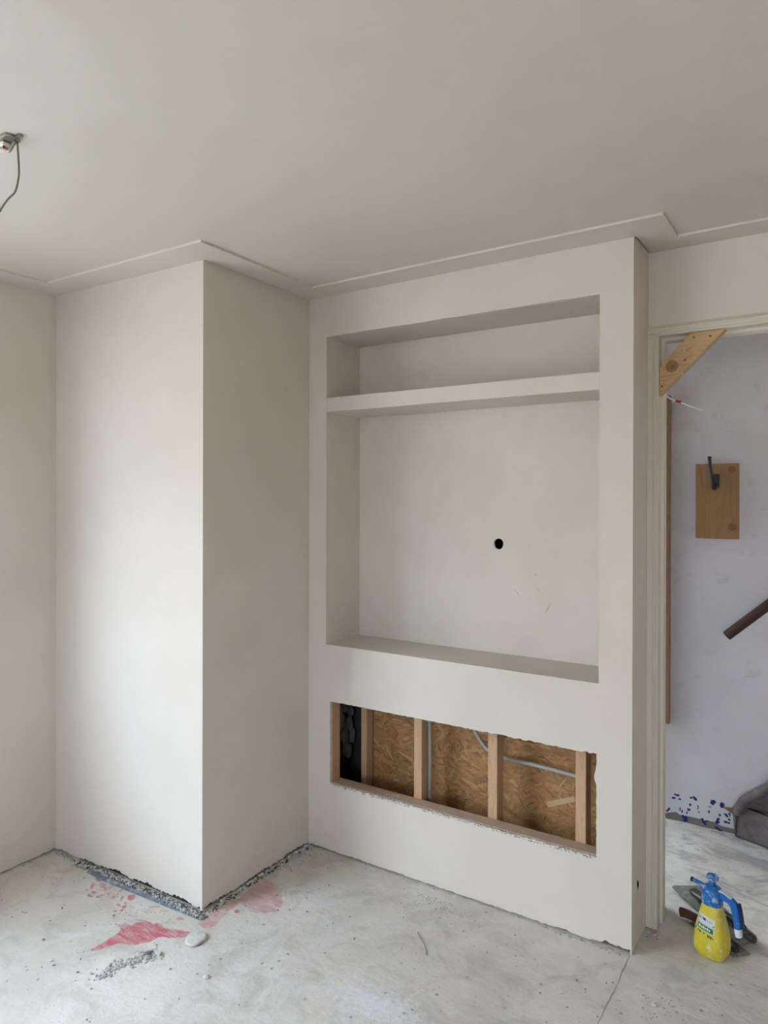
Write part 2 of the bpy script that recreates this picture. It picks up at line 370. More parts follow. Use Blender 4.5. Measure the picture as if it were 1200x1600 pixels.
STAINS = [(0.9, [(-2.344, 1.7), (-2.301, 1.707), (-2.309, 1.723), (-2.273, 1.725), (-2.27, 1.752), (-2.234, 1.783), (-2.203, 1.779), (-2.197, 1.799), (-2.172, 1.799), (-2.152, 1.788), (-2.13, 1.799), (-2.101, 1.805), (-2.046, 1.825), (-2.028, 1.799), (-2.085, 1.762), (-2.127, 1.737), (-2.131, 1.701), (-2.169, 1.655), (-2.216, 1.635), (-2.237, 1.596), (-2.247, 1.568), (-2.271, 1.556), (-2.273, 1.568), (-2.269, 1.619), (-2.276, 1.684), (-2.298, 1.701)]), (1.3, [(-2.094, 1.802), (-2.09, 1.794), (-2.095, 1.786), (-2.107, 1.783), (-2.118, 1.786), (-2.122, 1.795), (-2.116, 1.803), (-2.105, 1.806)]), (0.75, [(-2.063, 1.875), (-2.08, 1.942), (-2.071, 2.03), (-2.051, 2.1), (-2.032, 2.074), (-2.024, 1.997), (-2.005, 1.93), (-1.998, 1.883), (-2.029, 1.872)]), (0.7, [(-1.949, 2.045), (-1.941, 2.115), (-1.901, 2.178), (-1.876, 2.157), (-1.864, 2.109), (-1.897, 2.067)]), (0.38, [(-2.063, 2.112), (-2.065, 2.264), (-1.945, 2.228), (-1.88, 2.154), (-1.949, 2.045), (-2.029, 2.076)]), (1.2, [(-1.987, 2.024), (-1.983, 2.016), (-1.987, 2.009), (-1.996, 2.008), (-2.005, 2.012), (-2.009, 2.02), (-2.005, 2.027), (-1.996, 2.029)]), (1.0, [(-2.645, 1.864), (-2.643, 1.854), (-2.655, 1.85), (-2.674, 1.855), (-2.689, 1.866), (-2.692, 1.877), (-2.68, 1.881), (-2.66, 1.876)]), (1.0, [(-2.635, 1.819), (-2.623, 1.804), (-2.623, 1.797), (-2.636, 1.802), (-2.654, 1.816), (-2.666, 1.831), (-2.666, 1.838), (-2.653, 1.833)]), (1.0, [(-2.601, 1.846), (-2.593, 1.837), (-2.596, 1.829), (-2.607, 1.827), (-2.621, 1.833), (-2.628, 1.842), (-2.626, 1.85), (-2.614, 1.852)]), (1.0, [(-2.566, 1.863), (-2.559, 1.857), (-2.558, 1.848), (-2.562, 1.841), (-2.569, 1.841), (-2.576, 1.848), (-2.578, 1.857), (-2.573, 1.863)]), (1.0, [(-2.588, 1.769), (-2.581, 1.763), (-2.582, 1.759), (-2.588, 1.759), (-2.597, 1.763), (-2.604, 1.769), (-2.604, 1.774), (-2.597, 1.774)]), (1.0, [(-2.571, 1.771), (-2.568, 1.767), (-2.57, 1.763), (-2.575, 1.763), (-2.58, 1.764), (-2.583, 1.768), (-2.581, 1.771), (-2.576, 1.772)]), (1.0, [(-2.546, 1.796), (-2.542, 1.79), (-2.544, 1.781), (-2.549, 1.773), (-2.555, 1.772), (-2.558, 1.778), (-2.557, 1.787), (-2.552, 1.795)]), (1.0, [(-2.528, 1.823), (-2.525, 1.818), (-2.528, 1.813), (-2.535, 1.811), (-2.542, 1.814), (-2.545, 1.819), (-2.542, 1.823), (-2.535, 1.825)]), (1.0, [(-2.491, 1.815), (-2.485, 1.809), (-2.486, 1.804), (-2.493, 1.804), (-2.502, 1.808), (-2.509, 1.815), (-2.508, 1.82), (-2.501, 1.82)]), (1.0, [(-2.497, 1.836), (-2.495, 1.832), (-2.499, 1.827), (-2.506, 1.825), (-2.513, 1.826), (-2.514, 1.83), (-2.511, 1.835), (-2.503, 1.838)]), (1.0, [(-2.453, 1.824), (-2.445, 1.813), (-2.445, 1.808), (-2.454, 1.813), (-2.465, 1.824), (-2.473, 1.835), (-2.473, 1.84), (-2.464, 1.836)]), (1.0, [(-2.427, 1.866), (-2.415, 1.854), (-2.414, 1.84), (-2.424, 1.833), (-2.439, 1.836), (-2.451, 1.848), (-2.452, 1.861), (-2.442, 1.869)]), (1.0, [(-2.422, 1.791), (-2.418, 1.786), (-2.421, 1.781), (-2.429, 1.779), (-2.437, 1.782), (-2.441, 1.787), (-2.438, 1.792), (-2.43, 1.794)]), (1.0, [(-2.396, 1.803), (-2.391, 1.797), (-2.391, 1.789), (-2.397, 1.784), (-2.404, 1.784), (-2.409, 1.79), (-2.409, 1.798), (-2.403, 1.804)]), (1.0, [(-2.384, 1.782), (-2.38, 1.777), (-2.38, 1.77), (-2.385, 1.766), (-2.391, 1.767), (-2.395, 1.772), (-2.395, 1.778), (-2.391, 1.782)]), (1.0, [(-2.398, 1.758), (-2.397, 1.755), (-2.4, 1.752), (-2.405, 1.75), (-2.409, 1.751), (-2.411, 1.754), (-2.408, 1.758), (-2.403, 1.759)]), (1.0, [(-2.409, 1.816), (-2.406, 1.812), (-2.409, 1.808), (-2.414, 1.807), (-2.42, 1.809), (-2.422, 1.813), (-2.42, 1.816), (-2.414, 1.818)]), (1.0, [(-2.587, 1.792), (-2.584, 1.788), (-2.587, 1.783), (-2.594, 1.781), (-2.601, 1.783), (-2.604, 1.788), (-2.601, 1.792), (-2.594, 1.794)]), (1.0, [(-2.51, 1.871), (-2.504, 1.865), (-2.502, 1.856), (-2.504, 1.849), (-2.51, 1.847), (-2.516, 1.853), (-2.518, 1.863), (-2.516, 1.87)]), (1.0, [(-2.137, 1.869), (-2.134, 1.862), (-2.139, 1.855), (-2.149, 1.852), (-2.159, 1.855), (-2.162, 1.862), (-2.156, 1.87), (-2.146, 1.872)]), (1.0, [(-2.627, 1.79), (-2.626, 1.787), (-2.629, 1.783), (-2.634, 1.781), (-2.639, 1.782), (-2.641, 1.786), (-2.638, 1.789), (-2.632, 1.791)]), (1.0, [(-2.566, 1.827), (-2.544, 1.807), (-2.536, 1.799), (-2.547, 1.806), (-2.571, 1.825), (-2.595, 1.845), (-2.603, 1.854), (-2.591, 1.847)]), (0.4, [(-2.275, 1.837), (-2.274, 1.828), (-2.283, 1.818), (-2.297, 1.813), (-2.309, 1.815), (-2.311, 1.823), (-2.302, 1.833), (-2.287, 1.839)]), (0.4, [(-2.226, 1.87), (-2.225, 1.864), (-2.232, 1.856), (-2.243, 1.852), (-2.252, 1.853), (-2.254, 1.86), (-2.247, 1.868), (-2.235, 1.872)]), (0.4, [(-2.403, 1.919), (-2.394, 1.907), (-2.398, 1.898), (-2.411, 1.897), (-2.426, 1.904), (-2.435, 1.916), (-2.432, 1.925), (-2.419, 1.927)]), (0.4, [(-2.244, 1.782), (-2.244, 1.776), (-2.253, 1.768), (-2.265, 1.762), (-2.273, 1.763), (-2.273, 1.769), (-2.265, 1.777), (-2.253, 1.783)]), (0.4, [(-2.276, 1.873), (-2.277, 1.865), (-2.288, 1.855), (-2.304, 1.848), (-2.314, 1.848), (-2.313, 1.855), (-2.301, 1.866), (-2.286, 1.873)])]
BLUES = [[(-0.66, 0.134), (-0.665, 0.131), (-0.674, 0.131), (-0.683, 0.133), (-0.686, 0.137), (-0.681, 0.139), (-0.672, 0.14), (-0.663, 0.138)], [(-0.678, 0.12), (-0.68, 0.117), (-0.686, 0.115), (-0.692, 0.114), (-0.695, 0.116), (-0.692, 0.119), (-0.686, 0.122), (-0.68, 0.122)], [(-0.655, 0.119), (-0.656, 0.117), (-0.66, 0.115), (-0.663, 0.115), (-0.665, 0.117), (-0.663, 0.12), (-0.66, 0.122), (-0.656, 0.122)], [(-0.703, 0.061), (-0.704, 0.056), (-0.71, 0.048), (-0.718, 0.042), (-0.722, 0.042), (-0.721, 0.047), (-0.715, 0.054), (-0.708, 0.06)], [(-0.575, 0.128), (-0.581, 0.127), (-0.59, 0.133), (-0.597, 0.141), (-0.597, 0.148), (-0.591, 0.149), (-0.582, 0.143), (-0.575, 0.135)], [(-0.596, 0.134), (-0.599, 0.133), (-0.603, 0.133), (-0.607, 0.136), (-0.608, 0.138), (-0.605, 0.139), (-0.601, 0.139), (-0.597, 0.137)], [(-0.49, 0.142), (-0.493, 0.132), (-0.503, 0.126), (-0.512, 0.128), (-0.516, 0.135), (-0.512, 0.145), (-0.503, 0.151), (-0.494, 0.149)], [(-0.453, 0.137), (-0.455, 0.126), (-0.462, 0.121), (-0.469, 0.123), (-0.471, 0.132), (-0.469, 0.143), (-0.462, 0.148), (-0.456, 0.146)], [(-0.62, 0.026), (-0.623, 0.014), (-0.63, 0.008), (-0.637, 0.011), (-0.639, 0.021), (-0.637, 0.033), (-0.63, 0.04), (-0.623, 0.037)], [(-0.638, 0.036), (-0.635, 0.029), (-0.636, 0.025), (-0.64, 0.025), (-0.645, 0.03), (-0.647, 0.037), (-0.646, 0.041), (-0.642, 0.041)], [(-0.609, 0.077), (-0.611, 0.073), (-0.615, 0.071), (-0.619, 0.071), (-0.621, 0.075), (-0.619, 0.079), (-0.615, 0.081), (-0.611, 0.081)], [(-0.605, 0.099), (-0.608, 0.095), (-0.61, 0.093), (-0.612, 0.095), (-0.612, 0.1), (-0.61, 0.104), (-0.607, 0.106), (-0.605, 0.104)], [(-0.621, 0.057), (-0.623, 0.052), (-0.625, 0.05), (-0.626, 0.052), (-0.626, 0.057), (-0.624, 0.062), (-0.621, 0.064), (-0.62, 0.062)], [(-0.534, 0.015), (-0.54, 0.017), (-0.549, 0.028), (-0.556, 0.04), (-0.557, 0.047), (-0.551, 0.045), (-0.542, 0.034), (-0.535, 0.022)], [(-0.526, 0.039), (-0.528, 0.037), (-0.533, 0.035), (-0.537, 0.034), (-0.539, 0.036), (-0.537, 0.038), (-0.533, 0.04), (-0.528, 0.041)], [(-0.472, 0.043), (-0.476, 0.037), (-0.484, 0.035), (-0.491, 0.038), (-0.493, 0.044), (-0.488, 0.05), (-0.48, 0.052), (-0.473, 0.049)], [(-0.475, 0.057), (-0.479, 0.05), (-0.483, 0.048), (-0.485, 0.051), (-0.483, 0.059), (-0.48, 0.066), (-0.475, 0.068), (-0.473, 0.065)], [(-0.435, 0.084), (-0.44, 0.083), (-0.448, 0.086), (-0.454, 0.092), (-0.454, 0.097), (-0.45, 0.098), (-0.442, 0.095), (-0.436, 0.089)], [(-0.424, 0.097), (-0.423, 0.09), (-0.424, 0.086), (-0.428, 0.087), (-0.431, 0.092), (-0.433, 0.099), (-0.432, 0.103), (-0.428, 0.103)], [(-0.428, 0.054), (-0.432, 0.051), (-0.441, 0.049), (-0.449, 0.05), (-0.452, 0.054), (-0.448, 0.058), (-0.439, 0.059), (-0.431, 0.058)], [(-0.423, 0.068), (-0.425, 0.067), (-0.43, 0.068), (-0.435, 0.071), (-0.436, 0.073), (-0.433, 0.074), (-0.428, 0.073), (-0.424, 0.07)], [(-0.463, 0.006), (-0.469, 0.005), (-0.481, 0.009), (-0.491, 0.016), (-0.494, 0.021), (-0.488, 0.021), (-0.477, 0.017), (-0.466, 0.011)], [(-0.521, 0.086), (-0.521, 0.08), (-0.523, 0.077), (-0.525, 0.079), (-0.526, 0.084), (-0.525, 0.09), (-0.523, 0.093), (-0.521, 0.091)], [(-0.565, 0.075), (-0.565, 0.071), (-0.566, 0.069), (-0.568, 0.071), (-0.568, 0.074), (-0.568, 0.078), (-0.566, 0.08), (-0.565, 0.078)], [(-0.644, 0.059), (-0.645, 0.051), (-0.646, 0.048), (-0.648, 0.051), (-0.648, 0.058), (-0.648, 0.066), (-0.646, 0.069), (-0.645, 0.066)], [(-0.468, 0.083), (-0.47, 0.08), (-0.473, 0.079), (-0.476, 0.079), (-0.478, 0.081), (-0.476, 0.084), (-0.473, 0.085), (-0.47, 0.085)], [(-0.508, 0.116), (-0.51, 0.114), (-0.515, 0.112), (-0.521, 0.111), (-0.523, 0.112), (-0.521, 0.114), (-0.515, 0.116), (-0.51, 0.117)], [(-0.654, 0.067), (-0.655, 0.062), (-0.656, 0.06), (-0.657, 0.061), (-0.658, 0.066), (-0.658, 0.071), (-0.656, 0.074), (-0.655, 0.072)], [(-0.569, 0.098), (-0.57, 0.092), (-0.571, 0.089), (-0.573, 0.091), (-0.573, 0.097), (-0.573, 0.104), (-0.571, 0.107), (-0.57, 0.104)]]
STRIP = [(-0.736, 0.027), (-0.699, 0.04), (-0.676, 0.049), (-0.656, 0.038), (-0.617, 0.041), (-0.552, 0.04), (-0.501, 0.042), (-0.463, 0.031), (-0.402, 0.03), (-0.402, 0.006), (-0.479, 0.005), (-0.558, 0.003), (-0.623, 0.006), (-0.723, 0.004)]
STAINS = [(s_*(.62 if s_ in (.75, .7) else 1), p_) for s_, p_ in STAINS]

def field(px, py, polys, soft, bias=.5):
    """coverage 0..1 of grid points by soft-edged polygons"""
    out = np.zeros_like(px)
    for s, pl in polys:
        P = np.array(pl); n = len(P); d = np.full(px.shape, 9.); ins = np.zeros(px.shape, bool)
        x0, y0 = P.min(0)-.06; x1, y1 = P.max(0)+.06
        m = (px > x0) & (px < x1) & (py > y0) & (py < y1)
        if not m.any(): continue
        X = px[m]; Y = py[m]; D = np.full(X.shape, 9.); I = np.zeros(X.shape, bool)
        for i in range(n):
            a = P[i]; b = P[(i+1) % n]; e = b-a; L2 = max(e@e, 1e-12)
            t = np.clip(((X-a[0])*e[0]+(Y-a[1])*e[1])/L2, 0, 1)
            D = np.minimum(D, np.hypot(X-a[0]-t*e[0], Y-a[1]-t*e[1]))
            if a[1] != b[1]:
                c = ((a[1] > Y) != (b[1] > Y)) & (X < (b[0]-a[0])*(Y-a[1])/(b[1]-a[1])+a[0]); I ^= c
        sd = np.where(I, D, -D); v = np.clip(bias+sd/soft, 0, 1)*s
        out[m] = np.maximum(out[m], v)
    return out
def grid_mesh(name, us, vs, fn, attrs, mat, parent=None):
    U, V = np.meshgrid(us, vs); co = [fn(u, v) for u, v in zip(U.ravel(), V.ravel())]; w_ = len(us)
    F = [(j*w_+i, j*w_+i+1, (j+1)*w_+i+1, (j+1)*w_+i) for j in range(len(vs)-1) for i in range(w_-1)]
    me = bpy.data.meshes.new(name); me.from_pydata(co, [], F)
    for k, f in attrs.items():
        a = me.attributes.new(k, 'FLOAT', 'POINT'); a.data.foreach_set('value', f(U, V).ravel().astype(np.float32))
    me.materials.append(mat); o = bpy.data.objects.new(name, me); C.objects.link(o); o.parent = parent; return o

# ================================================================== THE SETTING
CZ = 2.594                      # underside of the lowered border; the field of the ceiling lies 8 mm higher
XL0, XL1 = (-3.112, -4.2), (-3.062, 1.912)
YN = 2.5995                     # front of the built-in unit
# floor
xs = np.concatenate([np.linspace(-3.5, -2.86, 4), np.arange(-2.85, -1.84, .006), np.linspace(-1.8, 2.3, 14)])
ys = np.concatenate([np.linspace(-4.4, 1.38, 14), np.arange(1.40, 2.30, .006), np.linspace(2.33, 4.9, 9)])
fl = grid_mesh('floor', xs, ys, lambda x, y: (x, y, 0), {'stain': lambda U, V: field(U, V, [(1, p) for s_, p in STAINS], .016), 'stain_s': lambda U, V: field(U, V, STAINS, .02, 1.2)}, M['floor'])
tag(fl, kind='structure')
# ceiling
bm = BM(); box(bm, -3.4, 2.3, -4.4, 4.9, CZ+.009, CZ+.2)
tag(link('ceiling', bm, M['ceiling']), kind='structure')
bm = BM()
outer = [(-3.11, -4.2), (-3.06, 1.93), (-2.10, 1.945), (-2.10, 2.61), (-.60, 2.61), (-.60, 2.82), (1.7, 2.82), (1.7, -4.2)]
inner = [(-2.985, -4.06), (-2.920, 1.779), (-1.966, 1.795), (-1.972, 2.461), (-.480, 2.452), (-.476, 2.686), (1.56, 2.686), (1.56, -4.06)]
holed(bm, outer, [inner], lambda u, v: (u, v, CZ), lambda u, v: (u, v, CZ+.011))
tag(link('trim_1', bm, M['ceiling'], bevel=.001, seg=1), kind='structure')

# left wall with its window
wl = empty('wall_left', (*XL0, 0)); tag(wl, kind='structure')
u0 = WY0+4.2; u1 = WY1+4.2
rg = lambda t: random.uniform(0, .006)
slab('plaster_face', XL0, XL1, .003, CZ+.012, .26, M['plaster'], wl, [rect(u0, WZ0, u1, WZ1)], rg, .02)
bm = BM(); box(bm, -3.36, -3.122, -4.2, 1.90, -.05, .12); link('backing_core', bm, M['dark_masonry'], wl)  # unseen box added to stop light leaking in under the plaster
bm = BM(); box(bm, -3.36, -3.075, 1.913, 2.2, -.05, CZ+.012); link('backing_core', bm, M['dark_masonry'], wl)
win = empty('window_1', (-3.2, WY0, WZ0)); tag(win, kind='structure')
bm = BM()
holed(bm, rect(WY0, WZ0, WY1, WZ1), [rect(WY0+.06, WZ0+.06, (WY0+WY1)/2-.03, WZ1-.06), rect((WY0+WY1)/2+.03, WZ0+.06, WY1-.06, WZ1-.06)],
      lambda u, v: (-3.17, u, v), lambda u, v: (-3.12, u, v))
link('window_frame', bm, M['white_plastic'], win)
for a, b in ((WY0+.055, (WY0+WY1)/2-.025), ((WY0+WY1)/2+.025, WY1-.055)):
    bm = BM(); box(bm, -3.150, -3.145, a, b, WZ0+.055, WZ1-.055); link('pane', bm, M['glass'], win)
bm = BM(); box(bm, -3.118, -3.0, WY0-.04, WY1+.04, WZ0-.03, WZ0+.001); link('window_sill', bm, M['white_plastic'], win, bevel=.004)

# what stands outside the window: light paving and the neighbours' side wall, which hides the low sky
bm = BM(); box(bm, -30, 30, -25, 25, -.25, -.15); tag(link('ground', bm, flat('light_paving', (.46, .43, .39), .9, .2)), kind='structure')
bm = BM(); box(bm, -9.4, -9.0, -14, 16, -.15, 4.9); tag(link('wall_neighbour', bm, flat('neighbour_render', (.50, .42, .35), .9, .2)), kind='structure')
# back and right walls
tag(slab('wall_back', (1.75, -4.2), (-3.4, -4.2), 0, CZ+.013, .15, M['far_wall'], None, [rect(1.75-BX1, BZ0, 1.75-BX0, BZ1)]), kind='structure')
tag(slab('wall_right', (1.7, 2.9), (1.7, -4.25), 0, CZ+.013, .15, M['far_wall']), kind='structure')

fill_win = empty('fill_window', (BX0, -4.3, BZ0)); tag(fill_win, kind='structure')  # added window, out of view, fills in the shaded faces
xm = (BX0+BX1)/2
bm = BM(); holed(bm, rect(BX0, BZ0, BX1, BZ1), [rect(BX0+.06, BZ0+.06, xm-.03, BZ1-.06), rect(xm+.03, BZ0+.06, BX1-.06, BZ1-.06)], lambda u, v: (u, -4.31, v), lambda u, v: (u, -4.25, v))
link('window_frame', bm, M['white_plastic'], fill_win)
for a, b in ((BX0+.055, xm-.025), (xm+.025, BX1-.055)):
    bm = BM(); box(bm, a, b, -4.285, -4.28, BZ0+.055, BZ1-.055); link('pane', bm, M['glass'], fill_win)

# chimney breast
P1, P2, P3 = (-3.062, 1.912), (-2.105, 1.935), (-2.104, 2.61)
ch = empty('wall_chimney', (-2.6, 2.25, 0)); tag(ch, kind='structure')
def rag_front(t):
    b = .004 + .014*min(1, max(0, (t-.18)*4)); return b + random.uniform(-.003, .007) + .004*math.sin(t*31)
slab('plaster_face', P1, P2, 0, CZ+.004, .012, M['plaster'], ch, (), rag_front, .009)
slab('plaster_face', P2, P3, 0, CZ+.004, .012, M['plaster'], ch, (), lambda t: .012 + random.uniform(-.004, .006) + .004*math.sin(t*17), .009, off0=.0)
bm = BM(); prism(bm, [(-3.062, 1.928), (-2.121, 1.951), (-2.120, 2.94), (-3.3, 2.94)], lambda x, y: (x, y, 0), lambda x, y: (x, y, CZ+.004))
link('backing_core', bm, M['dark_masonry'], ch)

# partition behind the unit, door wall, hall shell
bm = BM(); box(bm, -2.12, -.62, 2.935, 3.0, 0, CZ+.012); box(bm, -.64, -.605, 2.815, 3.0, 0, CZ+.012)
tag(link('wall_partition', bm, M['dark_masonry']), kind='structure')
DX0, DX1 = -.5535, .34
bm = BM()
holed(bm, [(-.6045, 0), (-.6045+.002, 0), (-.6045+.002, 2.31), (.40, 2.31), (.40, 0), (1.7, 0), (1.7, CZ+.006), (-.6045, CZ+.006)], [], lambda u, v: (u, 2.81, v), lambda u, v: (u, 2.895, v))
tag(link('wall_door_side', bm, M['plaster']), kind='structure')
# hall far wall as a fine grid low down (paint marks), plain above
hx = np.concatenate([np.linspace(-1.8, -.80, 4), np.arange(-.78, -.37, .004), np.linspace(-.30, 2.2, 8)])
hz = np.concatenate([np.arange(0, .20, .004), np.linspace(.25, CZ+.006, 8)])
hw = grid_mesh('wall_hall', hx, hz, lambda x, z: (x, 3.81, z),
    {'blue': lambda U, V: field(U, V, [(1, b) for b in BLUES], .012), 'strip': lambda U, V: field(U, V, [(1, STRIP)], .006),
     'lowband': lambda U, V: np.clip(.5+(.132-V)/.02, 0, 1)}, M['hall_wall'])
tag(hw, kind='structure')
bm = BM(); box(bm, 2.15, 2.25, 2.8, 3.9, 0, CZ); tag(link('wall_hall_end', bm, M['hall_wall']), kind='structure')
bm = BM(); holed(bm, rect(2.99, 0, 3.83, CZ), [rect(HY0, HZ0, HY1, HZ1)], lambda u, v: (-1.72, u, v), lambda u, v: (-1.66, u, v))
d2 = empty('door_2', (-1.7, 3.4, 0)); tag(d2, kind='structure'); link('door_leaf', bm, M['white_plastic'], d2)
bm = BM(); box(bm, -1.70, -1.695, HY0-.01, HY1+.01, HZ0-.01, HZ1+.01); link('pane', bm, M['glass'], d2)

# door frame
df = empty('door_1', (-.58, 2.85, 0)); tag(df, kind='structure')
prof = [(-.607, 2.800), (-.583, 2.799), (-.581, 2.795), (-.577, 2.793), (-.574, 2.795), (-.573, 2.801), (-.570, 2.802), (-.568, 2.799), (-.5645, 2.799), (-.563, 2.803),
        (-.563, 2.850), (-.5535, 2.851), (-.5535, 2.902), (-.607, 2.902)]
bm = BM(); prism(bm, prof, lambda x, y: (x, y, .004), lambda x, y: (x, y, 2.275)); link('jamb', bm, M['frame_paint'], df)
prof_r = [(-.2135-x, y) for x, y in prof]
bm = BM(); prism(bm, prof_r, lambda x, y: (x, y, .004), lambda x, y: (x, y, 2.275)); link('jamb', bm, M['frame_paint'], df)
# head: the same moulding laid over the opening
hp = [(2.800, 2.300), (2.796, 2.301), (2.793, 2.298), (2.795, 2.294), (2.800, 2.292), (2.799, 2.281), (2.803, 2.2795), (2.803, 2.272), (2.850, 2.271), (2.851, 2.2585), (2.902, 2.2585), (2.902, 2.318), (2.812, 2.318), (2.806, 2.303)]
bm = BM(); prism(bm, hp, lambda y, z: (-.6065, y, z), lambda y, z: (.393, y, z)); link('head', bm, M['frame_paint'], df)

# exposed wood at the foot of the hall wall
bm = BM(); prism(bm, [(-.455, .128), (-.40, .134), (-.39, .110), (-.415, .106)], lambda x, z: (x, 3.798, z), lambda x, z: (x, 3.812, z))
tag(link('trim_2', bm, M['batten']), kind='structure')

# ================================================================== BUILT-IN UNIT
unit = empty('media_unit', (-1.36, 2.72, 0))
tag(unit, 'cream plastered built-in wall unit with deep niche, thick shelf and low cut-out showing bare framing', 'wall unit')
NX0, NX1, NZ0, NZ1 = -2.0005, -.7300, .9652, 2.4055
OX0, OX1, OZ0, OZ1 = -1.975, -.7365, .320, .7035
XU = -2.1035
def rag_unit(t):
    v = .007 + random.uniform(-.003, .003)
    if t > .80: v += .006*max(0, math.sin((t-.80)*60))
    if t > .93: v += .010
    return max(.002, v)
niche = edge((NX0-XU, NZ0), (NX1-XU, NZ0), .05, .0008) + edge((NX1-XU, NZ0), (NX1-XU, NZ1), .05, .0008) + edge((NX1-XU, NZ1), (NX0-XU, NZ1), .05, .0012) + edge((NX0-XU, NZ1), (NX0-XU, NZ0), .05, .0008)
def torn(t): return random.uniform(-.004, .0015) - (.006 if random.random() < .07 else 0)
opening = edge((OX0-XU, OZ0), (OX1-XU, OZ0), .008, 0, lambda t: random.uniform(-.0045, .0015)) \
    + edge((OX1-XU, OZ0-.004), (OX1-XU, OZ1), .012, 0, lambda t: random.uniform(-.001, .003) + (.008*math.exp(-((t-.78)/.06)**2))) \
    + edge((OX1-XU, OZ1), (OX0-XU, OZ1-.001), .012, 0, lambda t: random.uniform(-.001, .0035)*(1.3 if t < .5 else .5)) \
    + edge((OX0-XU, OZ1-.001), (OX0-XU, OZ0), .012, .0012)
slab('front_panel', (XU, YN), (-.6095, YN), 0, CZ+.004, .0135, M['plaster'], unit, [niche, opening], rag_unit, .011)
# side panel with a small broken slot
SL = .2112
def slot():
    c = [(.078, .246), (.090, .238), (.098, .226), (.110, .216), (.112, .200), (.104, .190), (.094, .180), (.082, .172), (.074, .182), (.084, .196), (.080, .208), (.072, .222)]
    return c
slab('side_panel', (-.6095, YN), (-.6035, 2.811), 0, CZ+.004, .004, M['plaster'], unit, [slot()], lambda t: .003+random.uniform(0, .003), .02)
bm = BM()
for i in range(1):
    box(bm, -2.0005-.012, NX0, YN+.0135, 2.885, NZ0-.012, NZ1+.012)
link('niche_side', bm, M['plaster'], unit)
bm = BM(); box(bm, NX1, NX1+.012, YN+.0135, 2.885, NZ0-.012, NZ1+.012); link('niche_side', bm, M['plaster'], unit)
bm = BM(); box(bm, NX0, NX1, YN+.0135, 2.885, NZ1, NZ1+.0125); link('niche_top', bm, M['plaster'], unit)
bm = BM(); box(bm, NX0, NX1, YN+.0135, 2.885, NZ0-.0125, NZ0); link('niche_base', bm, M['plaster'], unit)
# back of the niche with the drilled cable hole
holep = [(-1.2495+.0225*math.cos(t)*(1+.04*math.sin(3*t)), 1.449+.0255*math.sin(t)*(1+.05*math.cos(2*t))) for t in [2*math.pi*i/22 for i in range(22)]]
bm = BM(); holed(bm, rect(NX0, NZ0, NX1, NZ1), [holep], lambda u, v: (u, 2.873, v), lambda u, v: (u, 2.885, v))
link('niche_back', bm, M['plaster_niche'], unit)
bm = BM(); box(bm, -1.29, -1.21, 2.886, 2.93, 1.41, 1.49); 
for f in list(bm.faces):
    if f.normal.y < -.5 or abs(f.calc_center_median().y-2.886) < .0005: bm.faces.remove(f)
link('cable_hole', bm, M['hole_black'], unit)  # black lining paints the depth of the hole dark
bm = BM(); box(bm, NX0, NX1, YN+.001, 2.8725, 2.0535, 2.1205)
for v in bm.verts: v.co.z += random.uniform(-.0008, .0008)
link('shelf', bm, M['plaster'], unit, bevel=.0015, seg=1)
# scuffs scored in the niche back are shallow strips of grey rub
for (a, b, wd) in (((-1.179, 1.257), (-1.149, 1.224), .0030), ((-1.009, 1.209), (-1.036, 1.160), .0055), ((-1.075, 1.335), (-1.083, 1.318), .006), ((-1.062, 1.262), (-1.068, 1.254), .005)):
    bm = BM(); d = Vector((b[0]-a[0], 0, b[1]-a[1])).normalized(); q = Vector((-d.z, 0, d.x))*wd
    A = Vector((a[0], 2.8727, a[1])); B = Vector((b[0], 2.8727, b[1])); mid = (A+B)/2
    vv = [bm.verts.new(p) for p in (A, mid-q*.7, B, mid+q)]; bm.faces.new(vv)
    link('scuff', bm, M['scuff'] if 'scuff' in M else M.setdefault('scuff', flat('scuff_mark', (.49, .465, .44), .9, .1)), unit)

# framing behind the low opening
bm = BM(); box(bm, -2.09, -.625, 2.6135, 2.677, .272, .3205)
link('bottom_plate', bm, M['plate'], unit, bevel=.0015, seg=1)
def stud(x0, x1, y0=2.679, y1=2.744, z0=.02, z1=.955, lab=None):
    bm = BM(); box(bm, x0, x1, y0, y1, z0, z1); return link('stud', bm, M['stud'], unit, bevel=.0015, seg=1)
stud(-2.022, -1.974, 2.6135, 2.6765, .3207)
stud(-1.9375, -1.905, 2.800, 2.856)
stud(-1.568, -1.528); stud(-1.210, -1.169); stud(-.841, -.800)
bm = BM(); box(bm, -2.0, -.66, 2.6145, 2.66, .715, .75); link('top_rail', bm, M['stud'], unit)
osb = BM(); box(osb, -1.905, -.622, 2.860, 2.8715, .02, .95)
osb = link('osb_board', osb, M['osb_base'], unit)
V = []; Fc = []; CL = []
pal = [(.56, .275, .105), (.47, .215, .075), (.60, .325, .13), (.38, .165, .055), (.68, .42, .19), (.24, .095, .035), (.55, .285, .12), (.49, .235, .085)]
